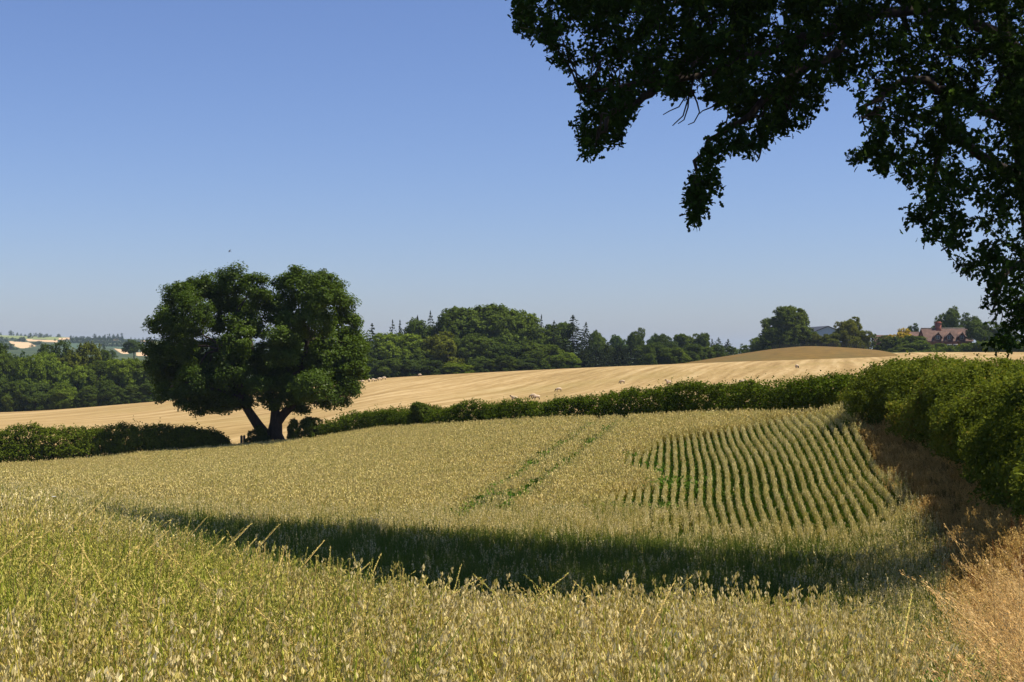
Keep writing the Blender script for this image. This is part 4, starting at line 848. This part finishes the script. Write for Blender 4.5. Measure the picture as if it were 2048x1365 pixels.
def tuft(libname, n, H, spread, kind, detail, mats, lean=0.12, blades=3, dirlean=None, head=(0.024, 0.010, 18), jit=0.12, sw=0.0028, width=None):
    mb = MB()
    for _ in range(n):
        h = H * rng.normal(1, jit); b = np.array([rng.normal() * spread, rng.normal() * (spread if width is None else width), 0]); a = rng.uniform(0, 2 * PI)
        lv = np.array([math.cos(a), math.sin(a), 0]) * abs(rng.normal()) * lean * h
        if dirlean is not None: lv = lv * .6 + np.array(dirlean) * h * rng.uniform(.5, 1.3)
        S = lambda t: b + np.array([0, 0, 1]) * h * t * (1 - 0.12 * (np.linalg.norm(lv) / h) * t) + lv * t ** 2.2
        ts = np.linspace(0, 1, 5 if detail > 1 else 3); pts = np.array([S(t) for t in ts])
        w = np.linspace(sw * 1.4, sw * 0.6, len(ts)); fa = rng.uniform(0, PI); sd = np.array([math.cos(fa), math.sin(fa), 0])
        v = np.concatenate([pts - sd * w[:, None], pts + sd * w[:, None]]); k = len(ts)
        mb.add(v, [[i, i + k, i + k + 1, i + 1] for i in range(k - 1)], 0, np.concatenate([ts, ts]))
        for q in range(blades):                                   # drooping leaf blades
            t0 = rng.uniform(.08, .6); a = rng.uniform(0, 2 * PI); ln = h * rng.uniform(.2, .38); dr = np.array([math.cos(a), math.sin(a), 0]); s2 = np.linspace(0, 1, 4)
            pp = S(t0) + dr * (ln * .62 * s2)[:, None] + np.array([0, 0, 1]) * (ln * (.85 * s2 - .75 * s2 ** 2.2))[:, None]
            bw = np.array([.5, 1, .75, .05]) * sw * 1.9; sd2 = np.array([-dr[1], dr[0], 0]); v = np.concatenate([pp - sd2 * bw[:, None], pp + sd2 * bw[:, None]])
            mb.add(v, [[i, i + 4, i + 5, i + 1] for i in range(3)], 0, np.full(8, t0 * .7))
        L_, Wd, m = head
        if kind == 'oat':
            t = rng.uniform(.74, 1.0, m); ce = np.array([S(x) for x in t]); a = rng.uniform(0, 2 * PI, m); rr = (1.06 - t) * .19 * h * rng.uniform(.35, 1, m)
            ce += np.stack([np.cos(a) * rr, np.sin(a) * rr, -rr * .35], -1); tg = unit(np.stack([np.cos(a) * .3, np.sin(a) * .3, -np.ones(m)], -1) + rng.normal(size=(m, 3)) * .22)
        elif kind == 'rye':
            t = np.linspace(.8, 1.0, m); ce = np.array([S(x) for x in t]); tg = unit(np.gradient(ce, axis=0) + rng.normal(size=(m, 3)) * .004); ce += rng.normal(size=(m, 3)) * .002
        elif kind == 'dry':
            t = rng.uniform(.78, 1.0, m); ce = np.array([S(x) for x in t]); rr = np.sin((t - .76) / .26 * PI) * .016 + .003; ce += rng.normal(size=(m, 3)) * rr[:, None]
            tg = unit(np.array([S(1.0) - S(.9)] * m) + rng.normal(size=(m, 3)) * .035)
        elif kind == 'dock':
            t = rng.uniform(.5, 1.0, m); ce = np.array([S(x) for x in t]); rr = (1.1 - t) * .1; ce += rng.normal(size=(m, 3)) * rr[:, None] * .6; tg = rand_dirs(m)
        else: continue
        nr = rand_dirs(m); v, f = kites(ce, unit(np.cross(tg, nr)), L_ * rng.uniform(.7, 1.3, m), Wd / L_, tg); tn = np.repeat(rng.uniform(0, 1, m), 4); mb.add(v, f, 1, tn)
        if detail > 1:
            v, f = kites(ce, unit(nr - tg * (nr * tg).sum(1)[:, None]), L_ * rng.uniform(.7, 1.3, m), Wd / L_, tg); mb.add(v, f, 1, tn)
    o = bpy.data.objects.new(libname, mb.mesh(libname, mats)); return o
def weed(libname, n, H, spread):
    mb = MB(); pos = np.stack([rng.normal(size=n) * spread, rng.normal(size=n) * spread, rng.uniform(.02, H, n)], -1)
    v, f = kites(pos, unit(rand_dirs(n) + [0, 0, .7]), rng.uniform(.04, .09, n)); mb.add(v, f, 0, np.repeat(rng.uniform(0, 1, n), 4)); return bpy.data.objects.new(libname, mb.mesh(libname, M['weed']))
def library(name, objs):
    cl = bpy.data.collections.new(name)
    for o in objs: cl.objects.link(o)
    return cl
OAT = [M['oat_stem'], M['oat_head']]; GRN = [M['green_stem'], M['green_head']]; RYE = [M['green_stem'], M['rye_head']]; DRY = [M['dry_stem'], M['dry_head']]; DRYRYE = [M['dry_stem'], M['rye_head']]
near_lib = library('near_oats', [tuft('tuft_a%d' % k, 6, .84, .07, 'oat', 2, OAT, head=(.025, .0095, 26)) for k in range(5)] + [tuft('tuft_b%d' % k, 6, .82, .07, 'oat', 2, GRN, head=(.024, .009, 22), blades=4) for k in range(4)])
mid_lib = library('mid_oats', [tuft('tuft_a%d' % k, 8, .84, .10, 'oat', 1, OAT, blades=2, head=(.036, .017, 15), sw=.004) for k in range(4)] + [tuft('tuft_b%d' % k, 8, .80, .10, 'oat', 1, [M['shade_tinted_stem'], M['shade_tinted_head']], blades=4, head=(.030, .013, 10), sw=.005) for k in range(3)])
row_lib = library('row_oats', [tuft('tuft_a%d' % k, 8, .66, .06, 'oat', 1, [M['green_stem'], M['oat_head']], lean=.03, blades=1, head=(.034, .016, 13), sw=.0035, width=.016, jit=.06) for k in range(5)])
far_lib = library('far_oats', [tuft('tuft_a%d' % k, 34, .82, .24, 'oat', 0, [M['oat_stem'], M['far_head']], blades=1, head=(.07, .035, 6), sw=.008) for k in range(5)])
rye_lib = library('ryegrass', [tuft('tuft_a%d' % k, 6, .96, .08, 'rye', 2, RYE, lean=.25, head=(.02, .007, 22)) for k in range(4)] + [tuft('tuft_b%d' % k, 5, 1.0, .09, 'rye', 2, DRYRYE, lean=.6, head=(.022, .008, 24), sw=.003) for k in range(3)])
dry_lib = library('dry_grass', [tuft('tuft_a%d' % k, 9, 1.0, .10, 'dry', 2, DRY, lean=.25, blades=2, dirlean=(-.42, -.08, 0), head=(.020, .0050, 44), sw=.0030, jit=.2) for k in range(6)])
dryfar_lib = library('dry_bank', [tuft('tuft_a%d' % k, 16, .60, .14, 'dry', 1, [M['bank_stem'], M['bank_head']], lean=.25, blades=3, dirlean=(-.15, 0, 0), head=(.05, .014, 14), sw=.006) for k in range(5)])
dock_lib = library('dock', [tuft('tuft_a%d' % k, 4, 1.0, .08, 'dock', 1, [M['dock'], M['dock']], lean=.08, blades=2, head=(.03, .02, 60), sw=.005) for k in range(3)])
weed_lib = library('weeds', [weed('weed_a%d' % k, 60, .36, .10) for k in range(4)])

def scatter(name, pts, lib, idx, scl, label, rotz=None, tilt=0.06, cat='crop'):
    n = len(pts); me = bpy.data.meshes.new(name); me.vertices.add(n); me.vertices.foreach_set('co', pts.astype(np.float32).ravel())
    rz = rng.uniform(0, 2 * PI, n) if rotz is None else rotz
    rot = np.stack([rng.normal(size=n) * tilt, rng.normal(size=n) * tilt, rz], -1)
    me.attributes.new('rot', 'FLOAT_VECTOR', 'POINT').data.foreach_set('vector', rot.astype(np.float32).ravel())
    me.attributes.new('scl', 'FLOAT', 'POINT').data.foreach_set('value', np.asarray(scl, np.float32))
    me.attributes.new('idx', 'INT', 'POINT').data.foreach_set('value', np.asarray(idx, np.int32))
    o = bpy.data.objects.new(name, me); COL.objects.link(o)
    ng = bpy.data.node_groups.new(name, 'GeometryNodeTree')
    ng.interface.new_socket('Geometry', in_out='INPUT', socket_type='NodeSocketGeometry'); ng.interface.new_socket('Geometry', in_out='OUTPUT', socket_type='NodeSocketGeometry')
    N, L = ng.nodes, ng.links; gi = N.new('NodeGroupInput'); go = N.new('NodeGroupOutput'); ip = N.new('GeometryNodeInstanceOnPoints'); ci = N.new('GeometryNodeCollectionInfo')
    ci.inputs['Collection'].default_value = lib; ci.inputs['Separate Children'].default_value = True; ci.inputs['Reset Children'].default_value = True; ip.inputs['Pick Instance'].default_value = True
    def na(a, t): q = N.new('GeometryNodeInputNamedAttribute'); q.data_type = t; q.inputs['Name'].default_value = a; return q.outputs['Attribute']
    e2r = N.new('FunctionNodeEulerToRotation'); L.new(na('rot', 'FLOAT_VECTOR'), e2r.inputs[0])
    L.new(gi.outputs[0], ip.inputs['Points']); L.new(ci.outputs[0], ip.inputs['Instance']); L.new(na('idx', 'INT'), ip.inputs['Instance Index']); L.new(e2r.outputs[0], ip.inputs['Rotation']); L.new(na('scl', 'FLOAT'), ip.inputs['Scale']); L.new(ip.outputs[0], go.inputs[0])
    md = o.modifiers.new('scatter', 'NODES'); md.node_group = ng
    return tag(o, label, cat, kind='stuff')

def wedge(n, u0, u1, d0, d1):
    """uniform over the ground between two sight lines"""
    d = np.sqrt(rng.uniform(d0 ** 2, d1 ** 2, n)); u = rng.uniform(u0, u1, n); return (u - 1024) * d / F, d, u
def area(u0, u1, d0, d1): return (u1 - u0) / F * (d1 ** 2 - d0 ** 2) / 2
def in_field(x, y, margin=0.0): return x < edge_x(y) - margin
TRK = [np.array([(925, 46), (960, 50), (1060, 60), (1150, 71), (1205, 82)], float), np.array([(1000, 46), (1035, 50), (1130, 60), (1205, 70), (1250, 80)], float)]
def on_track(u, y): return np.any([np.abs((u - np.interp(y, t[:, 1], t[:, 0])) * y / F) < np.where(y < 46, 0, .46) for t in TRK], axis=0)
ROW_S = 0.315
def row_zone(x, y): 
    r = x - edge_x(y); return (r > -9.0 + 0.9 * np.sin(y * .5) + 0.6 * noise3(np.stack([r * .6, y * .5, 0 * r], -1), 1.6, 66)) & (r < -.25) & (y > 40.5 + 0.10 * (r + 4)) & (y < np.minimum(66, hedge_d(1024 + F * x / y) - 1.2))
# near oats
x, y, u = wedge(int(area(-500, 2100, 2.6, 13) * 66), -500, 2100, 2.6, 13); p3 = np.stack([x, y, 0 * x], -1)
gz = noise3(p3, 1.1, 51) + 0.4 * noise3(p3, 3.2, 52)
thin = rng.uniform(size=len(x)) < np.where(gz > .75, .35, 1.0) * np.where((u > 1790 + 25 * np.sin(y * 2)) & (y < 9.5), .4, 1.0)
k = in_field(x, y, .1) & thin; x, y, u, gz = x[k], y[k], u[k], gz[k]
green = (rng.uniform(size=len(x)) < np.clip(0.22 + .6 * np.clip((950 - u) / 500, 0, 1) * np.clip((y - 5) / 2.5, 0, 1) + np.clip(gz, -1, 1) * .3 - .2 * (y < 6), .04, .9))
scatter('oats', np.stack([x, y, ground_z(x, y)], -1), near_lib, np.where(green, rng.integers(5, 9, len(x)), rng.integers(0, 5, len(x))), rng.uniform(.88, 1.1, len(x)), 'pale ripening oats with drooping heads filling the foreground')
x, y, u = wedge(1700, -500, 1980, 2.6, 16); k = in_field(x, y, -.3) & (rng.uniform(size=len(x)) < np.where(u < 800, 1.0, .38)); x, y = x[k], y[k]
gg = rng.uniform(size=len(x)) < np.where(x < 0, .75, .35)
scatter('ryegrass', np.stack([x, y, ground_z(x, y)], -1), rye_lib, np.where(gg, rng.integers(0, 4, len(x)), rng.integers(4, 7, len(x))), rng.uniform(.72, 1.02, len(x)), 'tall wild grass stems with narrow spikes standing among the near oats', cat='grass')
x, y, u = wedge(900, -250, 860, 5.5, 15.5)
scatter('ryegrass', np.stack([x, y, ground_z(x, y)], -1), rye_lib, np.where(rng.uniform(size=len(x)) < .85, rng.integers(0, 4, len(x)), rng.integers(4, 7, len(x))), rng.uniform(.78, 1.08, len(x)), 'fresh green wild grass growing through the oats at the lower left', cat='grass')
# middle distance, with the drill rows on the right
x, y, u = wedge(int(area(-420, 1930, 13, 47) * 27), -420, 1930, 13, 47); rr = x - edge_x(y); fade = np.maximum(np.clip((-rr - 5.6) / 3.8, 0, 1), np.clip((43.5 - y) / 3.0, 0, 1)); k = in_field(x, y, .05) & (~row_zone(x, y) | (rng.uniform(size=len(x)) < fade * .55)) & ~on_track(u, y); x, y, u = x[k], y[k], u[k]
green = rng.uniform(size=len(x)) < np.where(y < 40.5, .15 + .77 * np.clip((u - 120) / 260, 0, 1) - .45 * np.clip((u - 1620) / 150, 0, 1), .22)  # the darkened green tufts gather where the near oak's shadow band lies
scatter('oats', np.stack([x, y, ground_z(x, y)], -1), mid_lib, np.where(green, rng.integers(4, 7, len(x)), rng.integers(0, 4, len(x))), rng.uniform(.86, 1.1, len(x)), 'greener oats in the hollow, many coloured darker to deepen the shade of the overhanging oak')
rx, ry = [], []
for r in np.arange(-.3, -10.2, -ROW_S):
    yy = np.arange(40, 66, .055); yy = yy + rng.normal(size=len(yy)) * .02; xx = edge_x(yy) + r + .05 * np.sin(yy * .33 + r * .8) + rng.normal(size=len(yy)) * .016
    kk = row_zone(xx, yy) & (rng.uniform(size=len(yy)) < .9); rx.append(xx[kk]); ry.append(yy[kk])
x = np.concatenate(rx); y = np.concatenate(ry)
hd = np.arctan2(24.0, 3.1)
scatter('oats', np.stack([x, y, ground_z(x, y)], -1), row_lib, rng.integers(0, 5, len(x)), rng.uniform(.9, 1.08, len(x)), 'oats standing in separate curving drill rows with green gaps at the right', rotz=hd + rng.normal(size=len(x)) * .15 + PI * rng.integers(0, 2, len(x)), tilt=.03)
x, y, u = wedge(13000, 1200, 1900, 39, 66); k = row_zone(x, y); x, y = x[k], y[k]
scatter('weeds', np.stack([x, y, ground_z(x, y)], -1), weed_lib, rng.integers(0, 4, len(x)), rng.uniform(.6, 1.2, len(x)), 'bright green weeds between the drill rows of oats', cat='weeds')
tx, ty = [], []
for t in TRK:
    for _ in range(230):
        yy = rng.uniform(47, 79); uu = np.interp(yy, t[:, 1], t[:, 0]); tx.append((uu - 1024) * yy / F + rng.normal() * .13); ty.append(yy)
tx, ty = np.array(tx), np.array(ty)
for _ in range(26):                                           # greener patches where the oats stand thin
    cu, cy = rng.uniform(150, 1350), rng.uniform(42, 70); m_ = 34; tx = np.append(tx, (cu - 1024) * cy / F + rng.normal(size=m_) * 1.0); ty = np.append(ty, cy + rng.normal(size=m_) * .5)
cx_, cy_, cu_ = wedge(420, 1800, 1935, 4.2, 9.5); tx = np.append(tx, cx_); ty = np.append(ty, cy_)
scatter('weeds', np.stack([tx, ty, ground_z(tx, ty)], -1), weed_lib, rng.integers(0, 4, len(tx)), rng.uniform(1.6, 2.2, len(tx)), 'tall green weeds along the two tramlines and thin patches of the oats', cat='weeds')
# far part of the field up to the hedge line
x, y, u = wedge(int(area(-420, 1720, 47, 118) * 11), -420, 1720, 47, 118); k = in_field(x, y, .1) & ~row_zone(x, y) & ~on_track(u, y) & (y < hedge_d(u) - .9); x, y = x[k], y[k]
pn = noise3(np.stack([x, y * .5, 0 * x], -1), .35, 77) + .5 * noise3(np.stack([x, y * .5, 0 * x], -1), 1.1, 78); k = rng.uniform(size=len(x)) < np.where(pn > 1.0, .45, 1.0); x, y = x[k], y[k]
scatter('oats', np.stack([x, y, ground_z(x, y)], -1), far_lib, rng.integers(0, 5, len(x)), rng.uniform(.9, 1.08, len(x)), 'smooth tan expanse of oats rising to the far hedge and lone oak')
# the dry grass bank
x, y, u = wedge(int(area(1780, 2350, 2.6, 16) * 40), 1780, 2350, 2.6, 16); k = (x > edge_x(y) + .25) & ((x - edge_x(y) > .9) | (rng.uniform(size=len(x)) < .35)); x, y = x[k], y[k]
scatter('dry_grass', np.stack([x, y, ground_z(x, y)], -1), dry_lib, rng.integers(0, 6, len(x)), rng.uniform(.72, 1.05, len(x)) * np.where(y > 9, .8, 1.0), 'tall tan seeding grass leaning in from the bottom right corner', rotz=rng.normal(size=len(x)) * .55, cat='grass')
x, y, u = wedge(int(area(1600, 2350, 16, 64) * 15), 1600, 2350, 16, 64); k = (x > edge_x(y) - .1) & (x < edge_x(y) + np.interp(y, [16, 26, 34, 45, 60], [1.6, 1.8, 1.9, 1.6, 1.3]) + .3) & (rng.uniform(size=len(x)) < np.where(y > 30, 1, .8)); x, y = x[k], y[k]
scatter('dry_grass', np.stack([x, y, ground_z(x, y)], -1), dryfar_lib, rng.integers(0, 5, len(x)), rng.uniform(.65, 1.1, len(x)), 'strip of tan dry grass between the oats and the bramble hedge', rotz=rng.normal(size=len(x)) * .6, cat='grass')
x, y, u = wedge(260, 1960, 2150, 15, 26); x, y = x[:90], y[:90]
scatter('dock', np.stack([x, y, ground_z(x, y)], -1), dock_lib, rng.integers(0, 3, len(x)), rng.uniform(.5, .85, len(x)), 'rusty brown dock and dead stalks at the foot of the bramble hedge', cat='weeds')
# rough foot along the hedge line
ut = rng.uniform(-300, 1700, 1500); yt = hedge_d(ut) - rng.uniform(.2, 1.0, 1500); xt = (ut - 1024) * yt / F
scatter('dry_grass', np.stack([xt, yt, ground_z(xt, yt)], -1), dryfar_lib, rng.integers(0, 5, 1500), rng.uniform(.5, .95, 1500), 'narrow rough grass margin along the foot of the far hedge', cat='grass')
# one white flower head at the left, two dark dock stalks
def flower(u, v, d, r, label):
    p = P(u, v, d); z0 = float(ground_z(p[0], p[1])); o = empty('white_flower', (p[0], p[1], z0), label, 'flower')
    h = p[2] - z0; m = MB(); m.tube([(0, 0, 0), (.01, 0, h * .5), (0, 0, h)], [.004, .003, .002], 5); m.build('stem', M['green_stem'], o)
    m = MB()
    for a in np.arange(0, 2 * PI, PI / 4): m.add([(0, 0, h), (r * math.cos(a - .35), r * math.sin(a - .35), h + r * .5), (r * 1.1 * math.cos(a), r * 1.1 * math.sin(a), h + r * .35), (r * math.cos(a + .35), r * math.sin(a + .35), h + r * .5)], [[0, 1, 2, 3]])
    m.build('petals', M['white'], o)
flower(108, 995, 15.0, .022, 'single white flower standing above the oats at the left edge')

# ------------------------------------------------------------------ the air between here and the hills
def haze():
    m = bpy.data.materials.new('haze'); m.use_nodes = True; nt = m.node_tree; nt.nodes.clear()
    out = nt.nodes.new('ShaderNodeOutputMaterial'); v = nt.nodes.new('ShaderNodeVolumePrincipled'); v.inputs['Density'].default_value = 0.00008
    v.inputs['Color'].default_value = (0.62, 0.78, 1.0, 1); nt.links.new(v.outputs[0], out.inputs['Volume'])
    b = MB(); b.box((-14000, -45, -120), (14000, 9200, 75)); o = b.build('haze', m); tag(o, kind='stuff')
haze()
